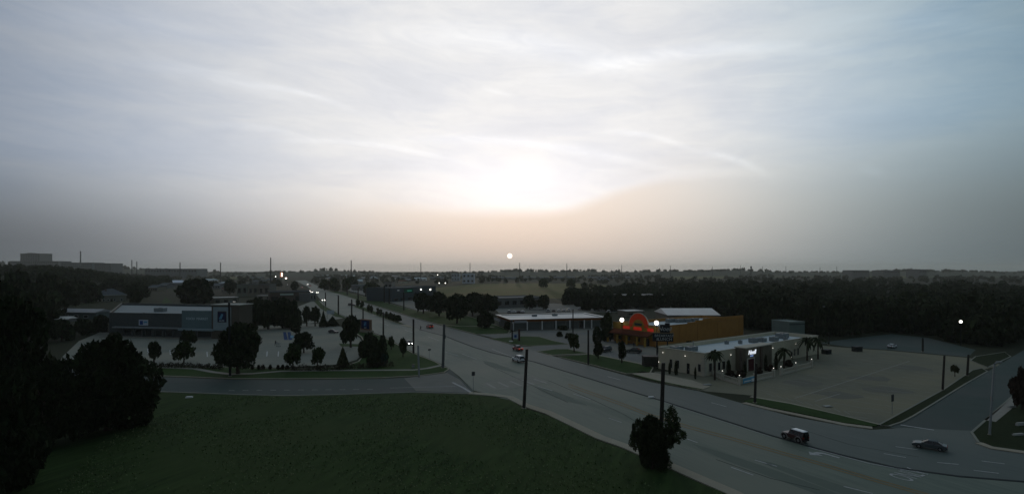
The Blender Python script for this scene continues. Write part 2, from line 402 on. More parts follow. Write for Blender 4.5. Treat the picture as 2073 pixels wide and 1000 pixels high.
for i, (u, v, l, w_) in enumerate(((1130, 800, 9, 3), (1240, 834, 12, 2.6), (1010, 742, 10, 3), (1420, 905, 14, 3), (1570, 960, 12, 3), (930, 720, 9, 3.2), (1690, 985, 10, 2.5), (860, 695, 10, 3))):
    c = Vector(P2(u, v)); d = Vector((.47, -.883)); n = Vector((.883, .47)); r_ = random.Random(i); P = []
    for k in range(12):
        a = 2 * PI * k / 12; q = r_.uniform(.75, 1.15); e = c + d * (math.cos(a) * l * q) + n * (math.sin(a) * w_ * .5 * q); P.append((e.x, e.y))
    MB().sheet(P, .0405 + i * .0002).build('asphalt_patch', M('patch_pale', (.122, .152, .116), (.108, .136, .106), .8, .8, spec=.3) if i % 2 else M('patch_dark', (.086, .116, .090), (.078, .106, .083), .8, .8, spec=.3), road)
for i, pts_ in enumerate((((1110, 770), (1180, 800), (1262, 838), (1330, 880)), ((980, 735), (1060, 772), (1150, 815)), ((1450, 930), (1560, 968), (1660, 992)), ((1600, 862), (1720, 900), (1860, 925)))):
    MB().path(Q(*pts_), .1, .03, .0475 if i < 3 else .05).build('sealed_crack', SEAL_SHADE, road)

# --- cross street on the left of the junction
XS = [(20, 742), (200, 752), (329, 763), (470, 768.5), (608, 769), (772, 767), (851, 762.5), (900, 755.5), (911, 747), (958, 790), (956, 797), (838, 793), (674, 798), (575, 800), (493, 798), (332, 792), (200, 784), (20, 772)]
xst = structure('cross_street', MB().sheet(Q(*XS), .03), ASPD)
MB().sheet(Q((818, 765.5), (905, 754.5), (930, 768), (956, 795), (842, 791)), .04).build('concrete_apron', LOTC, xst)
# --- side street on the right
SS = [(1800, 866), (1850, 843), (1956, 777.5), (2000, 752), (2046, 724), (2073, 708), (2160, 668), (2400, 610), (2500, 616), (2260, 690), (2140, 740), (2073, 780), (2018, 830), (1975, 868), (1966, 874), (1830, 868)]
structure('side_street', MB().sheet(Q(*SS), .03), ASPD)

# --- parking lots
lotL = patch('parking_lot', [(112, 752), (126, 722), (160, 690), (208, 670), (240, 678), (420, 682), (470, 683), (520, 660), (600, 655), (650, 656), (690, 661), (728, 684), (742, 708), (722, 728), (690, 737), (560, 744), (400, 740), (270, 738), (180, 752)], LOTB, .02)
lotS = patch('parking_lot', [(965, 676), (1020, 676), (1050, 669), (1230, 662), (1270, 664), (1300, 688), (1330, 706), (1340, 745), (1225, 722), (1130, 716), (1085, 712), (1040, 700), (1080, 702), (1000, 684)], LOTC, .015)
lotB = patch('parking_lot', [(1325, 752), (1440, 750), (1640, 720), (1662, 699), (1729, 705), (1794, 709), (1960, 724), (2030, 738), (1990, 748), (1910, 790), (1779, 860), (1640, 828), (1520, 800), (1430, 792), (1320, 770)], M('lot_worn', (0.1738, 0.1751, 0.1309), (0.1427, 0.1446, 0.1094), .35, .9, bump=.2, big=(.045, (0.2017, 0.1920, 0.1309))), .022)
lotBk = patch('parking_lot', [(1660, 694), (1724, 685), (1804, 676), (1880, 684), (1975, 708), (1960, 722.5), (1794, 707.5), (1729, 703.5)], ASPD, .018)
lotF = patch('parking_lot', [(690, 583), (745, 577), (800, 584), (860, 602), (912, 626), (852, 630), (790, 612), (740, 598)], LOTC, .015)
lotG = patch('parking_lot', [(600, 622), (640, 606), (655, 612), (700, 643), (660, 650), (625, 655), (600, 640)], LOTB, .016)
lotR = patch('parking_lot', [(1000, 622), (1120, 614), (1250, 622), (1250, 632), (1010, 634)], LOTC, .015)

# --- lawns and verges, raised behind concrete kerbs
lawn = patch('lawn', [(-700, 778), (20, 776), (200, 787), (332, 795), (493, 801), (575, 803), (674, 801), (838, 796), (950, 799.5), (1000, 804), (1030, 810), (1061, 827), (1109, 842), (1160, 867), (1211, 893), (1269, 913), (1355, 951), (1416, 979), (1464, 998), (1600, 1070), (1800, 1180), (900, 1250), (-900, 1250)], LAWN, .13)
MB().path(Q((950, 796), (1000, 800), (1032, 804.5), (1064, 821), (1111, 836), (1161, 860), (1215, 886), (1271, 905.5), (1358, 943.5), (1421, 971), (1481, 997), (1640, 1078)), 1.7, 0, .15).build('kerb', CONC, lawn)
MB().path(Q((20, 774), (200, 785.5), (332, 793.5), (493, 799.5), (575, 801.5), (674, 799.5), (838, 794.5), (948, 797.5)), .4, 0, .15).build('kerb', LOTB, lawn)
verge = patch('verge', [(-200, 730), (60, 738), (170, 748), (265, 746), (270, 740), (400, 743), (560, 747), (640, 747), (700, 741), (726, 732), (746, 708), (732, 682), (705, 664), (720, 662), (752, 674), (779, 684), (804, 697.5), (836, 715), (881, 733), (897, 742), (909, 747), (899, 754), (851, 760.5), (772, 765), (608, 767), (470, 766.5), (329, 761), (200, 750), (20, 740)], GRASS, .13, CONC, .35)
MB().path(Q((262, 742.5), (330, 744.5), (395, 747), (432, 754), (467, 758), (510, 757), (569, 752), (680, 750.5), (838, 749.5), (866, 746), (893, 740)), 1.5, .1, .15).build('footpath', M('path_concrete', (0.2734, 0.2684, 0.2329), (0.2329, 0.2279, 0.1974), .6, .9), verge)
patch('verge', [(980, 677), (990, 683), (1040, 697), (1070, 700.5), (1150, 697), (1119, 690), (1092, 682), (1057, 681), (1028, 677.5)], GRASS, .13, CONC, .3) if False else None
v1 = patch('verge', [(991, 686), (1033, 696), (1070, 700.5), (1151, 697), (1119, 690), (1092, 682), (1057, 681)], GRASS, .13, CONC, .3)
v2 = patch('verge', [(1089, 712), (1118, 719), (1190, 715.5), (1150, 707), (1124, 707)], GRASS, .13, CONC, .3)
v3 = patch('verge', [(1130, 722.5), (1194, 717.5), (1222, 722), (1290, 736), (1322, 744), (1316, 755), (1268, 757), (1196, 738)], GRASS, .13, CONC, .3)
MB().path(Q((1106, 719.5), (1192, 716.3), (1224, 721.5), (1300, 737)), .9, .02, .08).build('footpath', CONC, v3)
v4 = patch('verge', [(660, 588), (700, 592), (760, 606), (800, 618), (850, 631), (930, 634), (1000, 657), (1033, 669.5), (1028, 675), (984, 677), (964, 676.5), (935, 669), (901, 660), (878, 653.5), (833, 641.5), (804, 632), (741, 613), (715, 603.5)], GRASS, .13, CONC, .3)
MB().path(Q((890, 657), (930, 660.5), (985, 661), (1000, 663)), 1.1, .1, .15).build('footpath', CONC, v4)
v5 = patch('verge', [(1280, 757), (1321, 770), (1360, 779), (1418, 790), (1438, 783), (1400, 770), (1330, 756), (1300, 752)], CONC, .13)
MB().path(Q((1284, 759.5), (1330, 771.5), (1380, 782), (1420, 789)), .8, .1, .15).build('grass_strip', GRASS, v5)
v6 = patch('verge', [(1506, 813), (1560, 825), (1640, 841), (1708, 856), (1770, 863.5), (1779, 860.5), (1700, 841), (1600, 818), (1530, 806)], GRASS, .13)
MB().path(Q((1506, 816), (1560, 829), (1640, 845.5), (1708, 859.5), (1766, 867)), 1.3, 0, .15).build('kerb', CONC, v6)
MB().path(Q((1520, 803), (1600, 817), (1700, 841), (1780, 860)), .9, .02, .1).build('footpath', CONC, v6)
v7 = patch('verge', [(1779, 861), (1800, 863), (1826, 854.5), (1850, 842), (1956, 776.5), (1999, 752), (1987, 746), (1968, 750), (1910, 789)], M('verge_grass', (0.0179, 0.0287, 0.0092), (0.0131, 0.0213, 0.0071), .6, .95, bump=.9), .13, LOTB, .3)
v8 = patch('verge', [(1967, 876), (1980, 895), (2009, 905.5), (2073, 914.5), (2200, 928), (2400, 900), (2200, 745), (2073, 782), (2018, 831), (1976, 868)], M('verge_grass', (.030, .040, .012)), .13, LOTB, .35)
MB().path(Q((2004, 853), (2035, 828), (2073, 796), (2120, 764)), 1.5, .1, .15).build('footpath', M('path_concrete', (0, 0, 0)), v8)
MB().path(Q((1982, 897.5), (2009, 907.5), (2073, 916.5), (2160, 926)), 1.2, 0, .152).build('footpath', CONC, v8)
v9 = patch('verge', [(1975, 722), (2034, 713), (2046, 722), (2000, 744), (1965, 730)], M('verge_grass', (.03, .04, .012)), .12, LOTB, .3)
# planted strip dividing the two carriageways
med = patch('median_strip', [(716, 621), (760, 638.5), (808, 656), (818, 656.5), (800, 648), (760, 631), (722, 616)], GRASS, .15, CONC, .35)
patch('median_strip', [(808, 657), (826, 662), (840, 663), (826, 658)], CONC, .12)
# verge on the near side of the road beyond the market
v10 = patch('verge', [(618, 590), (634, 596), (654, 618), (690, 638), (702, 645), (680, 641), (650, 625), (632, 606)], GRASS, .13)
# pasture and far fields
structure('field', MB().sheet(Q((880, 583), (960, 575), (1080, 573), (1190, 574), (1232, 578), (1190, 590), (1150, 605), (1020, 602), (900, 606)), .03), FIELD)
structure('field', MB().sheet(Q((1880, 562), (2073, 561), (2300, 561), (2300, 553), (2073, 553), (1885, 553.5)), .03), M('right_field_grass', (.075, .095, .045), (.06, .08, .038), .02, .95))
structure('field', MB().sheet(Q((270, 602), (330, 598), (350, 612), (300, 618)), .03), GRASS)

for pts_ in (((1330, 566), (1470, 564), (1500, 559), (1370, 559)), ((1560, 561), (1700, 560), (1720, 556.5), (1580, 557)), ((1730, 565), (1840, 563), (1850, 559), (1745, 559.5)), ((1000, 562), (1180, 561), (1200, 557.5), (1010, 558)), ((420, 566), (520, 565), (520, 560), (430, 560.5))):
    structure('field', MB().sheet(Q(*pts_), .03), FIELD)
# --- painted markings (children of the road they lie on)
def line(parent, pts, w=.16, z=.052, m=PAINT, name='lane_line'):
    return MB().path(Q(*pts), w, z - .003, z).build(name, m, parent)
for a in (((1708, 984.5), (1767, 999)), ((1553, 938), (1573, 944)), ((1480, 945.6), (1525, 961.6)), ((1528, 931), (1562, 941)), ((1390, 888), (1412, 896)), ((1232, 846), (1258, 855)),
          ((1160, 797), (1196, 809)), ((1090, 782), (1118, 791)), ((900, 712), (928, 720)), ((935, 716), (965, 727)), ((866, 681), (890, 690)), ((820, 668), (838, 674)), ((770, 652), (786, 659))):
    line(road, a, .22)
for a in (((1813, 904), (1857, 910)), ((1789, 918), (1834, 926)), ((1897, 936), (1941, 940)), ((1987, 933), (2034, 939)), ((1971, 952), (2022, 958)), ((1440, 815), (1470, 823)), ((1230, 762), (1256, 769))):
    line(road, a, .2, .058)
line(road, [(996, 707), (1020, 716), (1060, 730)], .2)
line(road, [(1637, 905.5), (1760, 938), (1879, 960)], .22, .058, PAINT, 'solid_line')
line(road, [(1340, 812.5), (1450, 849), (1560, 884)], .12, .058, PAINT, 'solid_line')
YL = [(1150, 777), (1262, 817), (1313, 837), (1394, 862), (1480, 885), (1556, 907), (1646, 932), (1770, 969), (1850, 992), (1960, 1022)]
line(road, YL, .28, .052, PAINTY, 'yellow_line')
line(road, [(u + 1, v + 5) for u, v in YL], .28, .052, PAINTY, 'yellow_line')
line(road, [(1823, 860), (1891, 870.5)], .45, .052, PAINT, 'stop_line')
line(xst, [(916, 774), (938, 785), (958, 797)], .55, .052, PAINT, 'stop_line')
line(xst, [(790, 785.5), (850, 783.5), (922, 782)], .2, .052, PAINT, 'solid_line')
for k in range(11): line(xst, [(463 + 28 * k, 790.5 - k * .25), (475 + 28 * k, 790.4 - k * .25)], .22, .042, PAINT, 'dash')
for k in range(5):
    line(road, [(985 + 24 * k, 776 - 2.2 * k), (1003 + 26 * k, 786 - 2.6 * k)], .6, .05, M('worn_paint', (.30, .30, .26), (.25, .25, .22), 1, .8, spec=.2), 'worn_stripe')
# turn arrow and the word ONLY, flat on the asphalt
def flat(parent, name, loc_px, pts, d, m, z=.058):
    o = P2(*loc_px); d = Vector(d).normalized(); n = Vector((-d.y, d.x))
    return MB().sheet([(o[0] + d.x * a + n.x * b, o[1] + d.y * a + n.y * b) for a, b in pts], z).build(name, m, parent)
hd = Vector(P2(1560, 884)) - Vector(P2(1640, 907))
flat(road, 'turn_arrow', (1668, 918.5), [(-2.0, -.35), (.2, -.35), (.9, .1), (1.0, .9), (1.6, .9), (.7, 2.1), (-.4, .9), (.3, .85), (.2, .35), (-.3, .1), (-2.0, .1)], hd, PAINT)
o2 = bpy.data.curves.new('road_lettering', 'FONT'); o2.body = 'ONLY'; o2.size = 2.4; o2.align_x = 'CENTER'; o2.align_y = 'CENTER'; 
ob = bpy.data.objects.new('road_lettering', curve_mesh(o2, PAINT)); col.objects.link(ob); ob.parent = road
c_ = G(1842, 961); ob.location = (c_.x, c_.y, .06); ob.scale = (.8, 1.5, 1); ob.rotation_euler = (0, 0, math.atan2(hd.y, hd.x) - PI / 2)
# stall lines of the lots
for a in (((1609, 806), (1841, 731)), ((1650, 812), (1700, 797))): line(lotB, a, .25, .03, M('faded_paint', (0.2828, 0.2828, 0.2474), (0.2121, 0.2121, 0.1910), 2, .9), 'stall_line')
for k in range(11):
    t = k / 10; u, v = 1742 + 150 * t, 855 - 85 * t
    line(lotB, [(u, v), (u - 60 + 25 * t, v - 6 + 2 * t)], .16, .03, MAT['faded_paint'], 'stall_line')
for k in range(9):
    t = k / 8; u, v = 1570 + 150 * t, 803 + 35 * t
    line(lotB, [(u, v), (u - 18 + 6 * t, v - 7)], .13, .03, MAT['faded_paint'], 'stall_line')
A_, B_ = Vector(P2(1609, 806)), Vector(P2(1841, 731)); dd_ = (B_ - A_).normalized(); nn_ = Vector((dd_.y, -dd_.x))
for row in range(4):
    for k in range(14):
        c = A_ + dd_ * (2 + k * (B_ - A_).length / 14) + nn_ * (7.5 * (row - 1.2)); e = c + nn_ * 4.6
        MB().path([tuple(c), tuple(e)], .13, .027, .031).build('stall_line', MAT['faded_paint'], lotB)
for i, (u, v) in enumerate(((1700, 800), (1800, 790), (1620, 775), (1850, 745), (1760, 765))):
    c = Vector(P2(u, v)); r_ = random.Random(i + 40); MB().sheet([(c.x + math.cos(2 * PI * k / 10) * r_.uniform(3, 6), c.y + math.sin(2 * PI * k / 10) * r_.uniform(2.5, 5)) for k in range(10)], .0245 + i * .0003).build('stain', M('lot_stain', (.150, .150, .122), (.136, .137, .112), .6, .95), lotB)
for u, v in ((420, 722), (490, 725), (540, 721), (563, 721), (300, 715), (345, 718), (455, 716)):
    line(lotL, [(u, v), (u + (1 if u > 500 else -1), v - 10)], .3, .028, M('fresh_paint', (.5, .52, .5), (.4, .42, .4), 2, .8), 'stall_line')
for u in (575, 584): MB().sheet(Q((u, 688), (u + 8, 688), (u + 4, 672), (u - 2, 672)), .03).build('blue_stall', M('stall_blue', (.03, .07, .17), (.025, .05, .12), 1, .9), lotL)
MB().sheet(Q((588, 684), (596, 684), (594, 679), (588, 679)), .034).build('stall_symbol', SKYB, lotL)
for k in range(6): line(lotS, [(1205 + 17 * k, 728 - 1.5 * k), (1198 + 17 * k, 716 - 1.5 * k)], .15, .024, MAT['faded_paint'], 'stall_line')
MB().sheet(Q((686, 695), (745, 697), (742, 702), (690, 701)), .026).build('planter_bed', GRASS, lotL)

# --- the wooded slope on the left
def slope(x, y):
    u = CX + F * x / y; k = max(0.0, min(1.0, (330 - u) / 260)); k = k * k * (3 - 2 * k); t = max(0.0, min(1.0, (y - 330) / 420)); t = t * t * (3 - 2 * t)
    return k * t * 20.0
lm_ = MB(); ysl = [330, 400, 470, 540, 620, 700, 800, 1000, 1300, 1700]; usl = [-700, -500, -300, -150, 0, 70, 130, 190, 250, 300, 335]
for y in ysl:
    for u in usl: x = (u - CX) / F * y; lm_.v.append((x, y, slope(x, y) + .02))
for j in range(len(ysl) - 1):
    for i in range(len(usl) - 1): a = j * len(usl) + i; lm_.f.append((a, a + 1, a + len(usl) + 1, a + len(usl)))
structure('hillside', lm_, EARTH)

# --- far hills on the skyline
hm = MB(); NX = 120
def ridge(x):
    u = CX + F * x / 2600.0
    h = 14 + 5 * math.sin(x * .0021) + 4 * math.sin(x * .0067 + 1) + 2.5 * math.sin(x * .017 + 2)
    h += 28 * math.exp(-((u - 40) / 190) ** 2) + 20 * math.exp(-((u + 200) / 300) ** 2) + 13 * math.exp(-((u - 662) / 34) ** 2) + 6 * math.exp(-((u - 1900) / 120) ** 2) + 10 * math.exp(-((u - 2150) / 150) ** 2)
    return max(h, 2)
rows = []
for y, k in ((2250, 0), (2450, .7), (2600, 1), (2900, 1), (3600, .6), (5200, .4)):
    rows.append([(x, y, ridge(x * 2600.0 / y) * k - (.5 if k == 0 else 0)) for x in np.linspace(-5200, 5200, NX)])
for r in rows: hm.v += r
for j in range(len(rows) - 1):
    for i in range(NX - 1): a = j * NX + i; hm.f.append((a, a + 1, a + NX + 1, a + NX))
structure('hills', hm, M('hill_scrub', (.050, .056, .036), (.034, .040, .026), .02, .95, bump=.5)).data.polygons.foreach_set('use_smooth', [True] * ((NX - 1) * (len(rows) - 1)))

# ================================================================== VEGETATION KIT
def np_mesh(name, V, Fq, m):
    me = bpy.data.meshes.new(name); n = len(V); k = len(Fq)
    me.vertices.add(n); me.vertices.foreach_set('co', np.ascontiguousarray(V, dtype=np.float32).ravel())
    me.loops.add(k * 4); me.loops.foreach_set('vertex_index', np.ascontiguousarray(Fq, dtype=np.int32).ravel())
    me.polygons.add(k); me.polygons.foreach_set('loop_start', np.arange(0, 4 * k, 4, dtype=np.int32)); me.polygons.foreach_set('loop_total', np.full(k, 4, dtype=np.int32))
    me.materials.append(m); me.update(); me.validate(); return me
def leaf_quads(C, size, r):
    """leaf-clump faces of random orientation centred on the points C"""
    n = len(C); a = r.normal(size=(n, 3)); a /= np.linalg.norm(a, axis=1)[:, None]
    b = np.cross(a, r.normal(size=(n, 3))); b /= np.linalg.norm(b, axis=1)[:, None]
    s = size * r.uniform(.6, 1.35, n)[:, None]; t = s * r.uniform(.55, .9, n)[:, None]
    V = np.stack([C - a * s, C + b * t * .8, C + a * s, C - b * t * .8], 1).reshape(-1, 3)
    return V, np.arange(4 * n).reshape(-1, 4)
def crown_points(shape, n, r):
    """points through a crown of radius 1 and height 1 (z 0..1), gathered in uneven clumps"""
    if shape == 'cone':
        z = 1 - np.sqrt(r.uniform(0, 1, n)); rad = (1 - z) * (.55 + .45 * np.sqrt(r.uniform(0, 1, n))) * (.85 + .3 * np.abs(np.sin(z * 22)))
        a = r.uniform(0, 2 * PI, n); return np.stack([rad * np.cos(a), rad * np.sin(a), z], 1)
    if shape == 'column':
        z = r.uniform(0, 1, n); rad = np.sqrt(np.clip(1 - (2 * z - .9) ** 2 * .8, .03, 1)) * np.sqrt(r.uniform(.25, 1, n)); a = r.uniform(0, 2 * PI, n)
        return np.stack([rad * np.cos(a), rad * np.sin(a), z], 1)
    k = {'round': 17, 'wide': 22, 'loose': 20, 'bush': 15}[shape]
    cs, rs = [], []
    for i in range(k):
        a = 2 * PI * (i * .618) + r.uniform(-.4, .4); h = (i + .5) / k; q = r.uniform(.25, .75)
        prof = math.sqrt(max(0, 1 - (2 * h - .85) ** 2 * .75))
        cs.append((q * prof * math.cos(a), q * prof * math.sin(a), .14 + .72 * h + r.uniform(-.06, .06))); rs.append(r.uniform(.24, .42) * (.75 if shape == 'loose' else 1))
    w = np.array(rs) ** 2; idx = r.choice(k, n, p=w / w.sum()); cs, rs = np.array(cs), np.array(rs)
    d = r.normal(size=(n, 3)); d /= np.linalg.norm(d, axis=1)[:, None]
    q = r.uniform(.35, 1, n)[:, None] ** .5
    P = cs[idx] + d * rs[idx][:, None] * q * np.array([1, 1, .62]); 
    P[:, :2] *= .87; P[:, 2] = np.clip(P[:, 2], 0, 1.05); return P
CROWN = {}
def crown(shape, var, m, n=1000, leaf=.15):
    key = (shape, var, m.name, n)
    if key not in CROWN:
        r = np.random.default_rng(hash((shape, var)) % 1000 if False else (sum(map(ord, shape)) * 13 + var * 7 + n))
        C = crown_points(shape, n, r); V, Fq = leaf_quads(C, leaf, r)
        CROWN[key] = np_mesh('crown', V, Fq, m)
    return CROWN[key]
TRUNK = {}
def trunk_mesh(var):
    """unit tree trunk, height 1, with limbs that spread into the crown"""
    if var not in TRUNK:
        r = random.Random(var); b = MB(); lean = (r.uniform(-.04, .04), r.uniform(-.04, .04))
        b.tube((0, 0, -.02), (lean[0] * .5, lean[1] * .5, .28), .055, .038, 7); b.tube((lean[0] * .5, lean[1] * .5, .28), (lean[0], lean[1], .62), .038, .02, 6)
        for i in range(6):
            a = i * 2.4 + r.uniform(-.4, .4); z0 = .24 + i * .055; L = r.uniform(.13, .22)
            p1 = (lean[0] + math.cos(a) * L, lean[1] + math.sin(a) * L, z0 + r.uniform(.12, .2))
            b.tube((lean[0] * .6, lean[1] * .6, z0), p1, .02, .012, 5); b.tube(p1, (p1[0] * 1.5, p1[1] * 1.5, p1[2] + .13), .012, .005, 4)
        TRUNK[var] = b.mesh('trunk', BARK)
    return TRUNK[var]
_tv = [0]
def tree(u0, u1, vt, vb, label, shape='round', m=None, group=None, cb=.22, n=950, leaf=.115, name='tree', cat='tree', thick=1.0):
    m = m or LEAF; _tv[0] += 1; k = _tv[0]
    p = G((u0 + u1) / 2, vb); w = (u1 - u0) * px(vb); h = tall(vb, vt)
    o = thing(name, label, cat, (p.x, p.y, 0), k * 1.37, group)
    t = bpy.data.objects.new('trunk', trunk_mesh(k % 5)); col.objects.link(t); t.parent = o; t.scale = (h * .75 * thick, h * .75 * thick, h * .92)
    c = bpy.data.objects.new('crown', crown(shape, k % 4, m, n, leaf)); col.objects.link(c); c.parent = o
    c.location = (0, 0, h * cb); k2 = 1.0 if shape in ('cone', 'column') else 1.13
    c.scale = (w / 2 * k2, w / 2 * k2, h * (1 - cb))
    return o
def bush(u0, u1, vt, vb, label, m=None, group=None, name='shrub', cat='shrub', n=500, leaf=.18):
    m = m or LEAF; _tv[0] += 1
    p = G((u0 + u1) / 2, vb); w = (u1 - u0) * px(vb); h = tall(vb, vt)
    o = thing(name, label, cat, (p.x, p.y, 0), _tv[0] * 1.1, group)
    c = bpy.data.objects.new('foliage', crown('bush', _tv[0] % 4, m, n, leaf)); col.objects.link(c); c.parent = o; c.scale = (w / 2, w / 2, h); c.location = (0, 0, -.03 * h)
    s = MB()
    for i in range(4): s.tube((0, 0, -.05), (math.cos(i * 1.6) * w * .2, math.sin(i * 1.6) * w * .2, h * .6), .05, .02, 5)
    s.build('stem', BARK, o, local=True); return o
def wood(name, pts, label, cat, m, n, leaf):
    """a mass of trees that cannot be told apart: pts rows are x, y, radius, height, base z"""
    Vs = []; base = [crown_points('round', n, np.random.default_rng(50 + i)) for i in range(5)]
    Vl, Fl, off = [], [], 0; r = np.random.default_rng(5)
    for i, (x, y, w, h, z) in enumerate(pts):
        P = base[i % 5]; a = i * 2.1; ca, sa = math.cos(a), math.sin(a)
        C = np.stack([(P[:, 0] * ca - P[:, 1] * sa) * w + x, (P[:, 0] * sa + P[:, 1] * ca) * w + y, P[:, 2] * h * .95 + z + h * .05], 1)
        V, Fq = leaf_quads(C, leaf * w, r); Vl.append(V); Fl.append(Fq + off); off += len(V)
    o = bpy.data.objects.new(name, np_mesh(name, np.concatenate(Vl), np.concatenate(Fl), m)); col.objects.link(o)
    return tag(o, label, cat, kind='stuff')
def inside(pt, poly):
    x, y = pt; c = False; n = len(poly)
    for i in range(n):
        (x1, y1), (x2, y2) = poly[i], poly[(i + 1) % n]
        if (y1 > y) != (y2 > y) and x < (x2 - x1) * (y - y1) / (y2 - y1) + x1: c = not c
    return c

# ================================================================== BUILDING KIT
def offset_poly(poly, d):
    """convex polygon, CCW: positive d moves the sides inwards"""
    n = len(poly); res = []
    for k in range(n):
        p0, p1, p2 = Vector(poly[k - 1]), Vector(poly[k]), Vector(poly[(k + 1) % n])
        a = (p1 - p0).normalized(); b = (p2 - p1).normalized(); na, nb = Vector((-a.y, a.x)), Vector((-b.y, b.x))
        q1, q2 = p1 + na * d, p1 + nb * d; den = a.x * b.y - a.y * b.x
        if abs(den) < 1e-6: res.append(tuple(q1)); continue
        t = ((q2 - q1).x * b.y - (q2 - q1).y * b.x) / den; res.append(tuple(q1 + a * t))
    return res
def ccw(poly):
    n = len(poly); a = sum(poly[k][0] * poly[(k + 1) % n][1] - poly[(k + 1) % n][0] * poly[k][1] for k in range(n))
    return list(poly) if a > 0 else list(poly)[::-1]
class Wall:
    def __init__(s, A, B):
        s.A, s.B = Vector(A), Vector(B); s.d = (s.B - s.A).normalized(); s.L = (s.B - s.A).length
        n = Vector((s.d.y, -s.d.x)); s.n = n if n.dot(s.A) < 0 else -n
        s.rz = math.atan2(s.d.y, s.d.x)
        # text faces along -y of its own frame; make it face outwards
        s.trz = math.atan2(s.n.y, s.n.x) + PI / 2
    def t(s, u):
        k = (u - CX) / F; den = s.d.x - k * s.d.y
        return (k * s.A.y - s.A.x) / den
    def z(s, u, v):
        y = s.A.y + s.d.y * s.t(u); return H - (v - HOR) / F * y
    def pt(s, t, z, out=0.0):
        p = s.A + s.d * t + s.n * out; return Vector((p.x, p.y, z))
    def box(s, mb, t0, t1, z0, z1, out=.1, inset=0.0):
        """a slab on the wall from t0..t1, z0..z1, standing 'out' proud of it and sunk 'inset' into it"""
        c = s.pt((t0 + t1) / 2, (z0 + z1) / 2, (out - inset) / 2); mb.box(c, (abs(t1 - t0), out + inset, z1 - z0), s.rz); return mb
    def pbox(s, mb, u0, u1, v0, v1, out=.1, inset=0.0):
        um = (u0 + u1) / 2; z1, z0 = s.z(um, v0), s.z(um, v1)
        return s.box(mb, s.t(u0), s.t(u1), z0, z1, out, inset)
def window(par, w, t0, t1, z0, z1, frame=BEIGEL, name='window', pane=GLASS):
    f = MB(); fw = .12
    w.box(f, t0 - fw, t1 + fw, z1, z1 + fw, .09); w.box(f, t0 - fw, t1 + fw, z0 - fw, z0, .12)
    w.box(f, t0 - fw, t0, z0, z1, .085); w.box(f, t1, t1 + fw, z0, z1, .085)
    o = f.build(name, frame, par); w.box(MB(), t0, t1, z0, z1, .03).build('pane', pane, o); return o
def building(name, label, cat, corners, h, wallm, roofm, par=.6, group=None, cap=None, capw=.12):
    poly = ccw([tuple(Vector(c)[:2]) for c in corners]); cx = sum(p[0] for p in poly) / len(poly); cy_ = sum(p[1] for p in poly) / len(poly)
    o = thing(name, label, cat, (cx, cy_, 0), 0, group); n = len(poly); inn = offset_poly(poly, .3); b = MB()
    i = 0; b.v += [(p[0], p[1], -.05) for p in poly] + [(p[0], p[1], h) for p in poly] + [(p[0], p[1], h) for p in inn] + [(p[0], p[1], h - par) for p in inn]
    for k in range(n):
        q = (k + 1) % n
        b.f += [(k, q, n + q, n + k), (n + k, n + q, 2 * n + q, 2 * n + k), (2 * n + k, 2 * n + q, 3 * n + q, 3 * n + k)]
    b.build('wall', wallm, o)
    MB().sheet(inn, h - par).build('roof', roofm, o)
    c = MB(); o1, i1 = offset_poly(poly, -capw), offset_poly(poly, .34)
    for k in range(n):
        q = (k + 1) % n; A = [(o1[k]), (o1[q]), (i1[q]), (i1[k])]; c.prism(A, h + .004, h + .12)
    c.build('parapet_cap', cap or roofm, o)
    o['_h'] = 0; del o['_h']; return o, poly
def units(par, pts, size, z, rz=0.0, m=HVAC):
    for x, y in pts:
        r = random.uniform(.85, 1.15); b = MB().box((x, y, z + size[2] * r / 2 + .12), (size[0] * r, size[1], size[2] * r), rz); b.box((x, y, z + .06), (size[0] * .9, size[1] * .9, .13), rz)
        o = b.build('rooftop_unit', m, par); MB().tube((x, y, z + size[2] * r + .12), (x, y, z + size[2] * r + .2), size[1] * .3, None, 10).build('fan', BLACKM, o)
def gable(name, label, cat, A, B, depth, h, rise, wallm, roofm, hip=False, group=None, over=.5):
    """house along the wall A-B (facing us), roof ridge parallel to it"""
    w = Wall(A, B); back = -w.n * depth; P = [w.A, w.B, w.B + back, w.A + back]
    o, poly = None, None
    c = (P[0] + P[2]) / 2; o = thing(name, label, cat, (c.x, c.y, 0), 0, group)
    MB().prism([tuple(p) for p in P], -.05, h).build('wall', wallm, o)
    d, n = w.d, w.n; e = [P[0] - d * over + n * over, P[1] + d * over + n * over, P[2] + d * over - n * over, P[3] - d * over - n * over]
    k = depth * .5 if hip else 0; r0 = (P[0] + P[3]) / 2 + d * (k - (0 if hip else over)); r1 = (P[1] + P[2]) / 2 - d * (k - (0 if hip else over))
    zz = lambda p, z: (p.x, p.y, z)
    b = MB(); b.quad(zz(e[0], h - .1), zz(e[1], h - .1), zz(r1, h + rise), zz(r0, h + rise)); b.quad(zz(e[2], h - .1), zz(e[3], h - .1), zz(r0, h + rise), zz(r1, h + rise))
    b.quad(zz(e[1], h - .1), zz(e[2], h - .1), zz(r1, h + rise)); b.quad(zz(e[3], h - .1), zz(e[0], h - .1), zz(r0, h + rise)); b.quad(zz(e[3], h - .1), zz(e[2], h - .1), zz(e[1], h - .1), zz(e[0], h - .1))
    b.build('roof', roofm, o)
    f = MB(); w.box(f, -over, w.L + over, h - .3, h - .1, over + .03, -over + .05) ; f.build('fascia', WHITEP, o)
    return o, w

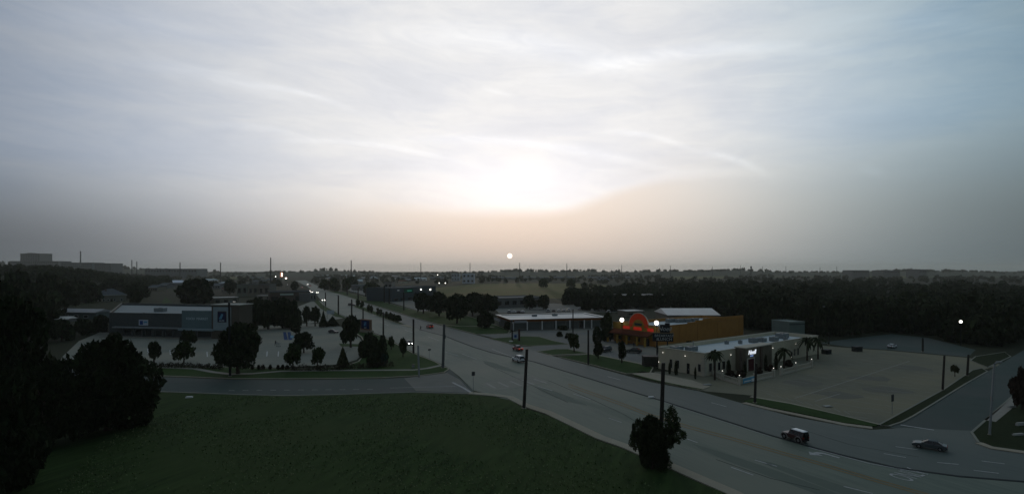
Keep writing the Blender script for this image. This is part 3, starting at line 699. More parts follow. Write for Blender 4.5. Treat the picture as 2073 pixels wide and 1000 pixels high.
# ================================================================== BUILDINGS
def rect_from(f1, f2, u0):
    """rectangle from the near corner, the far end of its long side and the bearing of its other front corner"""
    A, B = Vector(P2(*f1)), Vector(P2(*f2)); d = (B - A).normalized(); p = Vector((-d.y, d.x)); k = (u0 - CX) / F
    s = (k * A.y - A.x) / (p.x - k * p.y); C = A + p * s
    return C, A, B, B + p * s, abs(s)
def wpoly(w, pts, out0, out1):
    b = MB(); n = len(pts); b.v += [tuple(w.pt(t, z, out0)) for t, z in pts] + [tuple(w.pt(t, z, out1)) for t, z in pts]
    b.f.append(tuple(range(n))); b.f.append(tuple(range(2 * n - 1, n - 1, -1)))
    for k in range(n): b.f.append((k, n + k, n + (k + 1) % n, (k + 1) % n))
    return b

# ---------- beige restaurant
C0, C1, C2, C3, dep = rect_from((1426, 762), (1656, 716), 1333)
hb = tall(762, 715.5)
bei, poly = building('restaurant', 'long beige stucco restaurant with flat white roof and dark arched entry block', 'building', [C0, C1, C2, C3], hb, BEIGE, MEMB, .9, cap=BEIGEL)
wF, wS = Wall(C0, C1), Wall(C1, C2)
for u0, u1, v0, v1 in ((1356, 1361, 727, 744), (1371, 1375, 729, 745), (1413.5, 1419, 737, 752)):
    um = (u0 + u1) / 2; window(bei, wF, wF.t(u0), wF.t(u1), wF.z(um, v1), wF.z(um, v0))
dm = MB(); wF.box(dm, wF.t(1390.5), wF.t(1396), .05, 2.5, .07); dr = dm.build('door', GLASS, bei); MB().box(wF.pt(wF.t(1395), 1.1, .12), (.06, .06, .3), wF.rz).build('handle', STEEL, dr)
for u0, u1, v0, v1 in ((1435, 1441, 735, 752), (1443.5, 1449, 734, 751), (1453, 1458, 733, 749), (1462, 1467.5, 731, 747), (1600, 1604, 711, 721), (1607, 1610, 706, 719), (1613.5, 1617, 704.5, 718)):
    um = (u0 + u1) / 2; window(bei, wS, wS.t(u0), wS.t(u1), wS.z(um, v1), wS.z(um, v0))
for k in range(8):
    z = .15 + k * .55; L = .85 if k % 2 else .55; q = MB(); wF.box(q, wF.L - L, wF.L - .01, z, z + .42, .06); wS.box(q, .005, L * 1.2, z, z + .42, .06); q.build('quoin', BEIGEL, bei)
for w, (u, v) in ((wF, (1343, 713)), (wF, (1388, 720)), (wS, (1478, 717.6)), (wS, (1563, 704)), (wS, (1610, 696)), (wS, (1601, 722)), (wF, (1334.5, 732))):
    p = w.pt(w.t(u), w.z(u, v), .22); b = MB().tube(w.pt(w.t(u), p.z, 0), w.pt(w.t(u), p.z, .2), .05, None, 6); br = b.build('wall_bracket', BLACKM, bei)
    MB().ball(p, .095, 8, 6).build('lamp_globe', LAMPB, br)
# entry block
ta, tb = wS.t(1489), wS.t(1543); eh = hb + .55; ent = MB(); wS.box(ent, ta, tb, 0, eh - .25, 2.6, .05); en = ent.build('entry_block', M('entry_stucco', (.15, .135, .10), (.125, .115, .085), .6, .95), bei)
cp = MB(); wS.box(cp, ta - .3, tb + .3, eh - .25, eh, 2.9, .2); cp.build('entry_cornice', BEIGEL, en)
wE = Wall(wS.pt(ta, 0, 2.6).xy, wS.pt(tb, 0, 2.6).xy)
for u in (1499, 1540): q = MB(); wE.box(q, wE.t(u) - .45, wE.t(u) + .45, 0, eh - .3, .25); q.build('pilaster', BRICKD, en)
q = MB(); wE.box(q, wE.t(1513) - .25, wE.t(1526) + .25, .05, 3.25, .1); ds = q.build('door_surround', BEIGEL, en)
q = MB(); wE.box(q, wE.t(1514), wE.t(1525.5), .05, 3.0, .14); q.build('door', M('maroon_door', (.07, .02, .022)), ds)
q = MB(); wE.box(q, wE.t(1506), wE.t(1510), .9, 2.7, .08); q.build('window', GLASS, en)
sgz = wE.z(1522, 713); sm = M('lit_lettering', (.8, .82, .85), None, 1, .5, (.85, .92, 1), .75)
text('lettering', 'Noell', sm, en, wE.pt(wE.t(1521.5), sgz + .05, .14), 1.55, wE.trz, .06, .25)
wpoly(wE, [(wE.t(1518), sgz - 1.0), (wE.t(1524), sgz - 1.0), (wE.t(1524.5), sgz - .62), (wE.t(1519), sgz - .62)], .02, .12).build('sign_swash', M('lit_blue', (.2, .35, .7), None, 1, .5, (.35, .5, .9), .3), en)
dS = wS.d; pS = -wS.n
def on_roof(t, s): p = wS.A + dS * t + pS * s; return (p.x, p.y)
rr = wS.rz
units(bei, [on_roof(3.2, dep - 3.2), on_roof(6.5, dep - 5.2)], (3.4, 1.8, 1.15), hb - .9, rr)
units(bei, [on_roof(wS.L * .60, dep * .55), on_roof(wS.L * .66, dep * .5), on_roof(wS.L * .73, dep * .4)], (2.4, 1.7, 1.1), hb - .9, rr)
units(bei, [on_roof(wS.L * .88, dep * .55)], (3.8, 2.4, 1.4), hb - .9, rr)
units(bei, [on_roof(wS.L * .5, dep * .6), on_roof(wS.L * .80, dep * .3), on_roof(wS.L * .44, dep * .75)], (.9, .9, .9), hb - .9, rr)
MB().tube((*on_roof(9, dep - 4), hb - .9), (*on_roof(9, dep - 4), hb + 1.4), .08, None, 6).build('vent_pipe', STEEL, bei)

# fence with lamp-topped posts in front of it
fen = thing('railing_fence', 'cream railing with square posts and small lit globes around the beige restaurant', 'fence', G(1497, 778))
FP = [(1436, 757, 0), (1462.5, 769, 1), (1497, 779, 1), (1528, 771, 0), (1566, 763, 1), None, (1581, 759.5, 1), (1611, 751, 1), (1643, 743, 1)]
prev = None
for q in FP:
    if q is None: prev = None; continue
    p = G(q[0], q[1]); ph = 1.6; po = MB().box((p.x, p.y, ph / 2), (.5, .5, ph), wS.rz); po.box((p.x, p.y, ph + .06), (.64, .64, .12), wS.rz); po = po.build('post', BEIGEL, fen)
    if q[2]:
        MB().tube((p.x, p.y, ph + .1), (p.x, p.y, ph + .45), .05, None, 6).build('lamp_stem', BLACKM, po); MB().ball((p.x, p.y, ph + .5), .095, 8, 6).build('lamp_globe', LAMPB, po)
    if prev is not None:
        a, b = Vector((prev.x, prev.y)), Vector((p.x, p.y)); d = (b - a); L = d.length; d /= L; mid = (a + b) / 2; rz = math.atan2(d.y, d.x)
        MB().box((mid.x, mid.y, 1.22), (L - .5, .16, .14), rz).build('rail', BEIGEL, fen); MB().box((mid.x, mid.y, .22), (L - .5, .2, .4), rz).build('rail', BEIGEL, fen)
        nb = max(3, int(L / .45))
        for k in range(nb):
            c = a + d * (.3 + (L - .6) * (k + .5) / nb); MB().box((c.x, c.y, .79), (.1, .08, .72), rz).build('baluster', BEIGEL, fen)
    prev = p
ba, bb = Vector(P2(1501, 778.5)), Vector(P2(1525, 772.5)); wB = Wall(ba, bb)
bn = thing('banner', 'blue and white vinyl banner tied to the railing beside the dark pole', 'banner', wB.pt(wB.L / 2, 0, .3))
q = MB(); wB.box(q, 0, wB.L, .25, 1.35, .36, -.33); q.build('sheet', SKYB, bn); q = MB(); wB.box(q, wB.L * .72, wB.L * .98, .3, .95, .375, -.36); q.build('white_block', WHITEP, bn)
q = MB(); wB.box(q, wB.L * .1, wB.L * .66, .55, .75, .375, -.36); q.build('print_stripe', WHITEP, bn)

# ---------- orange restaurant with arched red pediment
O0, O1, O2, O3, od = rect_from((1327, 702), (1505, 680), 1242)
oF, oS = Wall(O0, O1), Wall(O1, O2); ho = oF.z(1246, 651.5); hr = oS.z(1500, 638.5)
ora, _ = building('restaurant', 'orange stucco restaurant with half-round red pediment and clay tile awning', 'building', [O0, O1, O2, O3], ho - .25, ORANGE, MEMB, 1.0, cap=M('orange_cap', (.30, .17, .06)))
for k, (u0, u1, v) in enumerate(((1393, 1409, 655), (1409, 1424, 650.5), (1424, 1504.8, 646))):
    z = hr - (2 - k) * .45 - .0 if k < 2 else hr
    q = MB(); oS.box(q, oS.t(u0), oS.t(u1), ho - .13 + 0, z, -.004, .35); q.build('parapet_step', ORANGE, ora)
q = MB(); q2 = Wall(O2, O3); q2.box(q, 0, q2.L, ho - .13, hr, -.01, .35) if False else None
for i, u in enumerate((1375, 1412, 1453, 1496)): q = MB(); oS.box(q, oS.t(u) - .12, oS.t(u) + .12, .1, ho - .6, .03); q.build('downpipe', M('orange_pipe', (.28, .13, .03)), ora)
q = MB(); oS.box(q, 0.3, oS.L, .0, .45, .1); q.build('plinth', M('ochre_plinth', (.36, .30, .17)), ora)
fh = ho
q = MB(); oF.box(q, 0, oF.L, 2.6, fh, .25, .1); fac = q.build('facade', YELLOW, ora)
q = MB(); oF.box(q, -.1, oF.L + .1, fh, fh + .14, .34, .12); q.build('facade_cap', M('orange_cap', (.3, .17, .06)), fac)
tc_, rad = oF.t(1293.5), (oF.t(1313) - oF.t(1274.5)) / 2; za = oF.z(1293, 634) - rad
def arc(r, n=20, flat_z=None): return [(tc_ + r * math.cos(PI * k / n), za + r * math.sin(PI * k / n)) for k in range(n + 1)]
base = [(tc_ - rad, fh - .02), (tc_ + rad, fh - .02)]
wpoly(oF, [(tc_ - rad - .28, fh - .05), (tc_ + rad + .28, fh - .05)] + arc(rad + .28), -.05, .24).build('pediment_rim', BEIGEL, fac)
wpoly(oF, [(tc_ - rad, fh - .9), (tc_ + rad, fh - .9)] + arc(rad), .0, .30).build('pediment', M('red_glow_paint', (.5, .05, .02), (.42, .04, .015), 1.5, .8, (1, .10, .03), .03), fac)  # faint glow put into the pediment's red, though it is no lamp
wpoly(oF, [(tc_ - rad * .62, fh - 1.3), (tc_ + rad * .62, fh - 1.3)] + [(tc_ + rad * .62 * math.cos(PI * k / 14), fh - .9 + rad * .62 * math.sin(PI * k / 14)) for k in range(15)], .0, .36).build('pediment_panel', YELLOW, fac)
gm_ = M('dark_green_sign', (.03, .06, .05)); q = MB(); oF.box(q, tc_ - 1.6, tc_ + 1.6, oF.z(1293, 658.5), oF.z(1293, 654), .46); nb_ = q.build('name_board', gm_, fac)
rs = M('red_sign_lit', (.5, .03, .02), (.4, .025, .015), 2, .6, (1, .06, .03), .14)
for k, (u0, u1, v0, v1) in enumerate(((1263, 1276, 659.5, 665), (1284, 1300, 661.5, 668), (1312, 1324, 664.5, 671))):
    q = MB(); oF.pbox(q, u0, u1, v0, v1, .42); q.build('sign_panel', rs, fac)
# awning: timber fascia and ridged clay tiles
za1, ze = oF.z(1285, 669), oF.z(1285, 669) - 1.15; ao = 3.4
aw = MB(); t0, t1 = -2.2, oF.L - .6
aw.quad(oF.pt(t0 + 1.6, za1, .26), oF.pt(t1, za1, .26), oF.pt(t1, ze, ao), oF.pt(t0, ze, ao)); aw.quad(oF.pt(t0, ze - .16, ao), oF.pt(t1, ze - .16, ao), oF.pt(t1, za1 - .2, .26), oF.pt(t0 + 1.6, za1 - .2, .26))
aw.quad(oF.pt(t0, ze, ao), oF.pt(t1, ze, ao), oF.pt(t1, ze - .16, ao), oF.pt(t0, ze - .16, ao)); aw = aw.build('awning', TILE2, ora)
nt_ = 34
for k in range(nt_):
    t = t0 + 1.7 + (t1 - t0 - 1.8) * (k + .5) / nt_
    MB().tube(oF.pt(t, za1 + .05, .3), oF.pt(t - (1.3 if k < 3 else 0) , ze + .05, ao), .11, .13, 5).build('tile_row', TILE, aw)
for u in (1243, 1262, 1281, 1302, 1318):
    t = oF.t(u); q = MB(); c = oF.pt(t, 0, 3.0); q.box((c.x, c.y, 1.4), (.55, .55, 2.8), oF.rz); q.box((c.x, c.y, 2.75), (.75, .75, .2), oF.rz); q.build('column', YELLOW, ora)
for u0, u1 in ((1248, 1258), (1266, 1276), (1286, 1296)):
    window(ora, oF, oF.t(u0), oF.t(u1), .9, 2.3, YELLOW)
ad_ = oF.t(1310); wpoly(oF, [(ad_ - 1.0, .02), (ad_ + 1.0, .02)] + [(ad_ + 1.0 * math.cos(PI * k / 10), 1.6 + math.sin(PI * k / 10)) for k in range(11)], .02, .12).build('arched_door', GLASS, ora)
dO, pO = oS.d, -oS.n
def on_o(t, s): p = oS.A + dO * t + pO * s; return (p.x, p.y)
units(ora, [on_o(oS.L * .55, od * .62), on_o(oS.L * .62, od * .6), on_o(oS.L * .70, od * .58), on_o(oS.L * .5, od * .75)], (3.6, 1.8, 1.3), ho - 1.25, oS.rz)
units(ora, [on_o(oS.L * .82, od * .5), on_o(oS.L * .75, od * .3), on_o(oS.L * .9, od * .35)], (1.4, 1.2, .9), ho - 1.25, oS.rz)
# two lamps on its facade, globes swollen to the size of their bloom
for (u, v), lb in (((1259, 647.5), 'bright white globe lamp over the far corner of the orange restaurant facade'), ((1329, 653.5), 'bright white globe lamp over the orange facade beside the black roadside sign')):
    wq = Wall(oF.pt(0, 0, .5).xy, oF.pt(oF.L, 0, .5).xy); t = wq.t(u); z = wq.z(u, v); p = wq.pt(t, z, 0)
    g = thing('globe_lamp', lb, 'lamp', (p.x, p.y, 0), 0, 'globe lamps on the orange facade')
    MB().tube((p.x, p.y, 0), (p.x, p.y, z - .6), .09, None, 8).build('pole', BLACKM, g); MB().tube((p.x, p.y, z - .75), (p.x, p.y, z - .55), .3, .2, 10).build('collar', BLACKM, g); MB().ball((p.x, p.y, z), .68, 16, 10).build('globe', LAMPW, g, True)

# ---------- low shop row with white overhanging roof and orange fascia
A, B = Vector(P2(1037, 668.5)), Vector(P2(1224, 663)); d = (B - A).normalized(); p_ = Vector((-d.y, d.x)); dpS = 24.0
sh_h = tall(668.5, 646.5)
shop, _ = building('shop_row', 'low shop row with white overhanging roof and orange fascia', 'building', [A, B, B + p_ * dpS, A + p_ * dpS], sh_h, GREYW, MEMBW, .25, cap=MEMBW, capw=1.4)
w1, w2 = Wall(A, B), Wall(A + p_ * dpS, A)
for w, o_ in ((w1, .9), (w2, .9)):
    q = MB(); w.box(q, -.0, w.L, sh_h - 1.0, sh_h - .05, o_, -o_ + .1); q.build('fascia', M('burnt_orange_fascia', (.20, .075, .025), (.16, .06, .02), .8, .8), shop)
for u in (1037.5, 1066, 1096, 1124, 1152, 1181, 1196):
    c = w1.pt(w1.t(u), 0, 1.0); MB().box((c.x, c.y, sh_h * .4), (.35, .35, sh_h * .8), w1.rz).build('column', WHITEP, shop)
for k in range(7):
    t = .8 + k * (w1.L - 1.6) / 7; window(shop, w1, t + .2, t + (w1.L - 1.6) / 7 - .3, .4, sh_h - 1.5, GREYW, 'shop_window', M('shop_glass', (.10, .115, .11), (.08, .095, .09), .8, .3))
q = MB(); w1.pbox(q, 1172, 1180, 650, 664, .06); q.build('door', GLASS, shop)
for w, u0, u1, v0, v1 in ((w1, 1040, 1065, 648.5, 653), (w2, 1005, 1017, 644.5, 649)):
    q = MB(); w.pbox(q, u0, u1, v0, v1, .98, -.92); q.build('sign_panel', M('dull_sign', (.36, .37, .38), (.30, .31, .33), 1.2, .7), shop)
units(shop, [tuple(A + d * 14 + p_ * 14), tuple(A + d * 24 + p_ * 15)], (2, 1.5, .8), sh_h - .25, w1.rz)

# ---------- food market
K = [P2(221, 680), P2(486, 686)]
hk = tall(680, 633); hk2 = tall(686, 617)
Bl = up(246, 613.5, F * (H - hk) / (613.5 - HOR)); Br = up(489, 618, F * (H - hk) / (618 - HOR))
mkt, _ = building('food_market', 'dark brick food market with pale roof and light blue corner tower', 'building', [K[0], K[1], (Br.x, Br.y), (Bl.x, Bl.y)], hk, M('market_wall', (.082, .092, .092), (.066, .075, .076), 1.2, .9), M('market_roof', (.26, .30, .30), (.21, .245, .25), .3, .8, big=(.12, (.24, .27, .28))), .9, cap=M('market_cap', (.20, .20, .18), (.17, .17, .155)))
wm = Wall(K[0], K[1])
q = MB(); wm.box(q, wm.t(370), wm.t(434), wm.z(400, 668), wm.z(400, 628.5), .5, .6); tb_ = q.build('sign_band', TEAL, mkt)
q = MB(); wm.box(q, wm.t(369), wm.t(439), wm.z(400, 668), wm.z(400, 664.5), 2.2); q.build('canopy', PALEB, mkt)
q = MB(); wm.box(q, wm.t(234), wm.t(368.5), wm.z(300, 664), wm.z(300, 661.5), 1.6); q.build('canopy', M('canopy_grey', (.26, .28, .29)), mkt)
lz = wm.z(402, 645)
text('lettering', 'FOOD', M('pale_letters', (.55, .66, .68), None, 2, .6), tb_, wm.pt(wm.t(388), lz, .53), 1.25, wm.trz, .05); text('lettering', 'MARKET', MAT['pale_letters'], tb_, wm.pt(wm.t(411.5), lz, .53), 1.25, wm.trz, .05)
tw0, tw1, zt = wm.t(433), wm.t(488), wm.z(460, 617.5)
q = MB(); wm.box(q, tw0, tw1, 0, zt, 1.2, 6.5); tow = q.build('tower', M('tower_brick', (.10, .085, .07), (.08, .07, .055), 2, .9), mkt)
q = MB(); wm.box(q, tw0 - .25, tw1 + .25, zt, zt + .3, 1.45, 6.7); q.build('tower_cap', M('tower_cap', (.36, .37, .33)), tow)
fr = MB(); t_a, t_b = wm.t(437), wm.t(472.5); z_a, z_b = wm.z(455, 668), wm.z(455, 621)
wm.box(fr, t_a, t_b, z_b - 1.5, z_b, 1.42, -1.2); wm.box(fr, t_a, t_a + 1.7, z_a, z_b - 1.5, 1.42, -1.2); wm.box(fr, t_b - 1.7, t_b, z_a, z_b - 1.5, 1.42, -1.2); wm.box(fr, t_a + 1.7, t_b - 1.7, z_a, wm.z(455, 652), 1.42, -1.2)
fr.build('light_frame', PALEB, tow)
q = MB(); wm.box(q, wm.t(447), wm.t(461.5), wm.z(454, 651), wm.z(454, 631), 1.40, -1.2); em = q.build('emblem_panel', NAVY, tow)
tm = wm.t(454.2); zm = wm.z(454, 640)
for k in range(4):
    o_ = k * .34; wpoly(wm, [(tm - 1.15 + o_ * .8, zm - .9), (tm - .85 + o_ * .8, zm - .9), (tm + .25 + o_ * .35, zm + 1.05 - o_ * .3), (tm - .02 + o_ * .35, zm + 1.05 - o_ * .3)], 1.41, 1.46).build('emblem_stripe', SKYB, em)
text('lettering', 'ALDI', M('pale_letters', (.55, .66, .68)), em, wm.pt(tm, zm - 1.55, 1.43), .95, wm.trz, .02)
q = MB(); wm.pbox(q, 281.5, 300, 647, 658.5, .12); pp = q.build('window_poster', M('poster_white', (.50, .55, .62), None, 1, .6), mkt)
q = MB(); wm.pbox(q, 283.5, 290, 649, 657, .14); q.build('poster_print', SIGNB, pp); q = MB(); wm.pbox(q, 291.5, 298.5, 650, 653.5, .14); q.build('poster_print', SKYB, pp)
for u in (247, 270, 291, 311, 332, 353): q = MB(); wm.box(q, wm.t(u) - .35, wm.t(u) + .35, 0, wm.z(u, 664), .5); q.build('pier', MAT['market_wall'], mkt)
for u0, u1 in ((252, 266), (274, 287), (295, 307), (315, 328), (336, 349), (373, 395), (400, 428)): window(mkt, wm, wm.t(u0), wm.t(u1), .5, 2.6, GREYW, 'shop_window')
q = MB(); wm.box(q, .0, tw0, -.05, .14, 4.2, 0); q.build('pavement', M('market_pavement', (.20, .19, .155), (.17, .16, .13), .6, .9), mkt)
units(mkt, [tuple((Vector(K[0]) + (Vector(K[1]) - Vector(K[0])) * .40 + Vector((Bl.x - K[0][0], Bl.y - K[0][1])) * .35))], (4.2, 2.2, 1.4), hk - .9, wm.rz)
units(mkt, [tuple((Vector(K[0]) + (Vector(K[1]) - Vector(K[0])) * .27 + Vector((Bl.x - K[0][0], Bl.y - K[0][1])) * .06)), tuple((Vector(K[0]) + (Vector(K[1]) - Vector(K[0])) * .68 + Vector((Bl.x - K[0][0], Bl.y - K[0][1])) * .3))], (1.2, 1.0, .7), hk - .9, wm.rz)
# trolley shelter rail
for u in (291, 330): q = G(u, 679); MB().tube((q.x, q.y, 0), (q.x, q.y, 2.6), .14, None, 8).build('canopy_post', STEEL, mkt)

# ---------- smaller buildings
def block(name, label, u0, v0, u1, v1, vt, depth, wallm, roofm, wins=0, cat='building', group=None, par=.4, wrow=1, cap=None):
    a, b = Vector(P2(u0, v0)), Vector(P2(u1, v1)); d = (b - a).normalized(); p = Vector((-d.y, d.x)); h = tall(v0, vt)
    o, _ = building(name, label, cat, [a, b, b + p * depth, a + p * depth], h, wallm, roofm, par, group, cap)
    w = Wall(a, b)
    for r in range(wrow):
        for k in range(wins):
            s = w.L / wins; fh_ = h / wrow; window(o, w, k * s + s * .25, k * s + s * .75, r * fh_ + fh_ * .3, r * fh_ + fh_ * .7, wallm)
    return o, w, h
o, w, h = block('restaurant', 'dark flat-roofed diner with pale lettered strip on its brown front', 546, 611, 627, 609, 590, 20, BRICKD, SLATE, 0, par=.3)
q = MB(); w.box(q, w.t(567), w.t(594), w.z(580, 597.5), w.z(580, 594), .15); sg = q.build('sign_strip', M('pale_green_sign', (.38, .45, .40)), o)
q = MB(); w.box(q, w.t(546), w.t(627), h - .8, h - .05, .1); q.build('fascia', SLATE, o)
for u0, u1 in ((549, 562), (598, 610), (614, 622)): window(o, w, w.t(u0), w.t(u1), .6, h * .5, BRICKD)
block('store', 'small grey annexe at the road end of the dark diner', 628, 610, 640, 609, 594, 14, GREYW, MEMB, 2)
block('store', 'tan commercial block with two bays beside a grey bay behind the diner', 479, 600, 501, 600, 576, 22, M('sage_wall', (.17, .18, .145)), SLATE, 2)
block('store', 'tan middle bay between a sage block and the diner', 502, 600, 522, 599.5, 577, 22, TAN, SLATE, 2)
block('store', 'tan shop bay standing directly behind the diner roof', 523, 599.5, 545, 599, 577, 22, M('rose_tan', (.2, .165, .135)), SLATE, 2)
block('shed', 'small building with bright white striped roof behind the market', 432, 618, 483, 616, 603, 12, TAN, MEMBW, 3, par=.15, cap=MEMBW)
block('shed', 'narrow white-roofed shed beside the dark diner', 519, 606, 553, 606, 598.5, 9, TAN, MEMBW, 2, par=.15, cap=MEMBW)
o, w = gable('house', 'hip-roofed house with dark slate roof and pale windowed walls', 'house', P2(193, 613), P2(256, 611), 16, tall(613, 597.5), 4.6, M('house_wall', (.19, .18, .14), (.16, .15, .12)), SLATE, True)
for u in (199, 208, 217, 230, 244): window(o, w, w.t(u), w.t(u + 4), 1.0, 2.7, WHITEP)
q = MB(); w.box(q, w.t(224), w.t(228), .05, 2.6, .06); q.build('door', GLASS, o)
MB().box(w.pt(w.L * .35, tall(613, 597.5) + 3.6, -5), (1, 1, 2.4), w.rz).build('chimney', BRICKD, o)
o, w = gable('shed', 'long low grey-walled shed with pale metal roof', 'shed', P2(104, 644), P2(194, 646), 9, tall(645, 631), 1.3, M('shed_wall', (.13, .16, .155)), M('pale_metal', (0.2890, 0.2975, 0.3060), (0.2465, 0.2550, 0.2635), .6, .5))
for u in (112, 130, 150, 170): window(o, w, w.t(u), w.t(u + 8), .6, 1.9, WHITEP)
o, w = gable('shed', 'little white-roofed outbuilding in front of the long low shed', 'shed', P2(113, 652), P2(138, 652), 5, tall(652, 645), 1.0, GREYW, MEMBW)
o, w = gable('house', 'pavilion with bright blue-white peaked metal roof', 'house', P2(342, 579), P2(388, 578), 22, tall(578, 571.5), 3.6, GREYW, M('white_metal_roof', (.58, .64, .72), (.5, .56, .64), .3, .5), True)
block('store', 'low teal-roofed building beside the blue-white pavilion', 334, 577, 356, 577, 569, 18, GREYW, TEAL, 2)
block('apartment_block', 'tan building with one dark square window behind round trees', 488, 588, 545, 588, 575, 20, M('dusty_wall', (.15, .15, .135)), SLATE, 4)
# store with green sign and floodlights across the road
o, w, h = block('store', 'dark store with green sign and two floodlights beyond the car park', 793, 611, 882, 604, 583, 26, M('charcoal_wall', (.07, .085, .095)), GREYW, 0)
q = MB(); w.pbox(q, 818, 836, 584.5, 592.5, .2); sg = q.build('sign_panel', M('green_sign', (.02, .10, .06)), o); q = MB(); w.pbox(q, 824, 833, 587, 590, .24); q.build('sign_print', M('green_print', (.05, .3, .2), None, 1, .5, (.05, .3, .2), .15), sg)
q = MB(); w.pbox(q, 802, 812, 585, 592, .2); sg = q.build('sign_panel', M('slate_sign', (.09, .11, .13)), o); q = MB(); w.pbox(q, 804, 808, 586.5, 589, .24); q.build('sign_print', WHITEP, sg)
for u in (798, 812, 826, 840, 855): window(o, w, w.t(u), w.t(u + 8), .4, 2.6, GREYW)
for u in (851.5, 870.5): q = w.pt(w.t(u), w.z(u, 586), .4); f_ = MB().tube(w.pt(w.t(u), q.z, 0), q, .08, None, 6).build('floodlight_arm', BLACKM, o); MB().ball(q, .5, 8, 6, 1, 1, 1.3).build('floodlight', LAMPW, f_)
block('store', 'pale square-topped shop tower joined to the dark store', 778, 606, 793, 606, 571, 14, M('pale_grey_wall', (.22, .21, .19)), BRICKD, 2, wrow=2)
block('store', 'low grey shops at the far end of the car park', 722, 588, 768, 587, 577, 20, GREYW, MEMB, 5)
block('white_tower_block', 'square white office block on the far side of the pasture', 936, 574, 960, 574, 553.5, 20, M('white_wall', (.55, .57, .60), (.47, .49, .53)), MEMB, 3, wrow=2)
block('white_tower_block', 'pale blue-grey hall left of the square white office block', 914, 569, 930, 569, 554, 24, M('pale_hall', (.42, .44, .46)), MEMB, 3, wrow=2)
block('store', 'long grey warehouse wall beyond the trees behind the shop row', 1003, 624, 1108, 620, 604, 30, M('warehouse_wall', (.15, .15, .145)), GREYW, 7)
block('store', 'flat building with thin bright roof edge among the dark trees', 1266, 616, 1352, 615, 598, 24, M('dim_wall', (.08, .085, .07)), M('pale_roof', (.40, .39, .36)), 5, par=.15)
o, w = gable('warehouse', 'white gable roof rising behind the orange restaurant', 'building', P2(1352, 656), P2(1456, 656), 22, tall(656, 637), 2.3, TAN, MEMBW)
block('shed', 'slim white-roofed unit between the shop row and the orange restaurant', 1268, 642, 1304, 641, 630, 10, TAN, MEMBW, 2, par=.1)
o, w, h = block('shed', 'tall sage-green metal shed behind the beige restaurant', 1598, 694, 1629, 693, 652, 9, M('sage_metal', (.15, .20, .18), (.125, .17, .155), .6, .6), M('sage_roof', (.20, .25, .23)), 0, par=.1)
for k in range(9): q = MB(); w.box(q, w.L * (k + .35) / 9, w.L * (k + .5) / 9, .1, h - .2, .06); q.build('cladding_rib', MAT['sage_metal'], o)
q = MB(); w.box(q, 0.05, w.L, h - .9, h - .7, .12); q.build('trim', BLACKM, o)
o, w, h = block('shed', 'dark hut with two pale doors in the black woodland', 1669, 652, 1692, 651, 622, 7, M('hut_wall', (.045, .05, .045)), SLATE, 0, par=.1)
for u0, u1 in ((1671.5, 1676), (1678, 1682.5)): q = MB(); w.pbox(q, u0, u1, 629, 640, .08); q.build('door', M('hut_door', (.34, .42, .42)), o)
# skyline buildings on the hill
def far(name, label, u0, u1, vt, vb, y, m, rows_, cols, depth=60):
    a, b = up(u0, vb, y), up(u1, vb, y); zb, zt_ = a.z, H - (vt - HOR) / F * y; w = Wall((a.x, a.y), (b.x, b.y))
    o = thing(name, label, 'building', ((a.x + b.x) / 2, y + depth / 2, zb - 20))
    q = MB(); w.box(q, 0, w.L, zb - 20, zt_, 0.0, depth); q.build('wall', m, o); q = MB(); w.box(q, -.6, w.L + .6, zt_, zt_ + .9, .6, depth + .6); q.build('roof', SLATE, o)
    for r in range(rows_):
        for c in range(cols):
            q = MB(); s, hh = w.L / cols, (zt_ - zb) / rows_; w.box(q, c * s + s * .25, c * s + s * .75, zb + r * hh + hh * .3, zb + r * hh + hh * .75, .3); q.build('window', GLASS, o)
    return o, w, zt_
HZW = M('far_wall', (.15, .15, .15), (.13, .13, .13), .05, .9)
o, w, zt_ = far('tower_block', 'tall square tower block on the hilltop skyline', 41, 80.5, 513.5, 529, 2200, HZW, 5, 8)
q = MB(); w.box(q, w.L * .3, w.L * .6, zt_ + .9, zt_ + 3, -2, 20); q.build('penthouse', HZW, o)
far('apartment_block', 'long flat apartment block below the hilltop tower', 22, 118, 529, 545, 2000, HZW, 3, 22)
far('apartment_block', 'long hillside apartment block under the thin chimney mast', 124, 186, 532, 546, 1950, M('far_wall_blue', (.14, .155, .16)), 3, 16)
far('apartment_block', 'boxy hillside block at the end of the hilltop row', 191, 224, 533.5, 546, 1900, HZW, 3, 9)
far('warehouse', 'long low warehouse lying along the skyline above the pavilion', 293, 398, 544.5, 553, 1700, M('far_wall_blue', (.14, .155, .16)), 1, 18)
far('warehouse', 'low dark hall on the skyline above the dark woodland', 1727, 1760, 547.5, 553, 1900, HZW, 1, 7)
far('warehouse', 'dim skyline block beside the dark woodland hilltop', 1790, 1822, 548, 553, 1800, HZW, 1, 6)
far('warehouse', 'squat block on the skyline above the small green field', 1862, 1876, 546.0, 553, 1700, HZW, 1, 3)

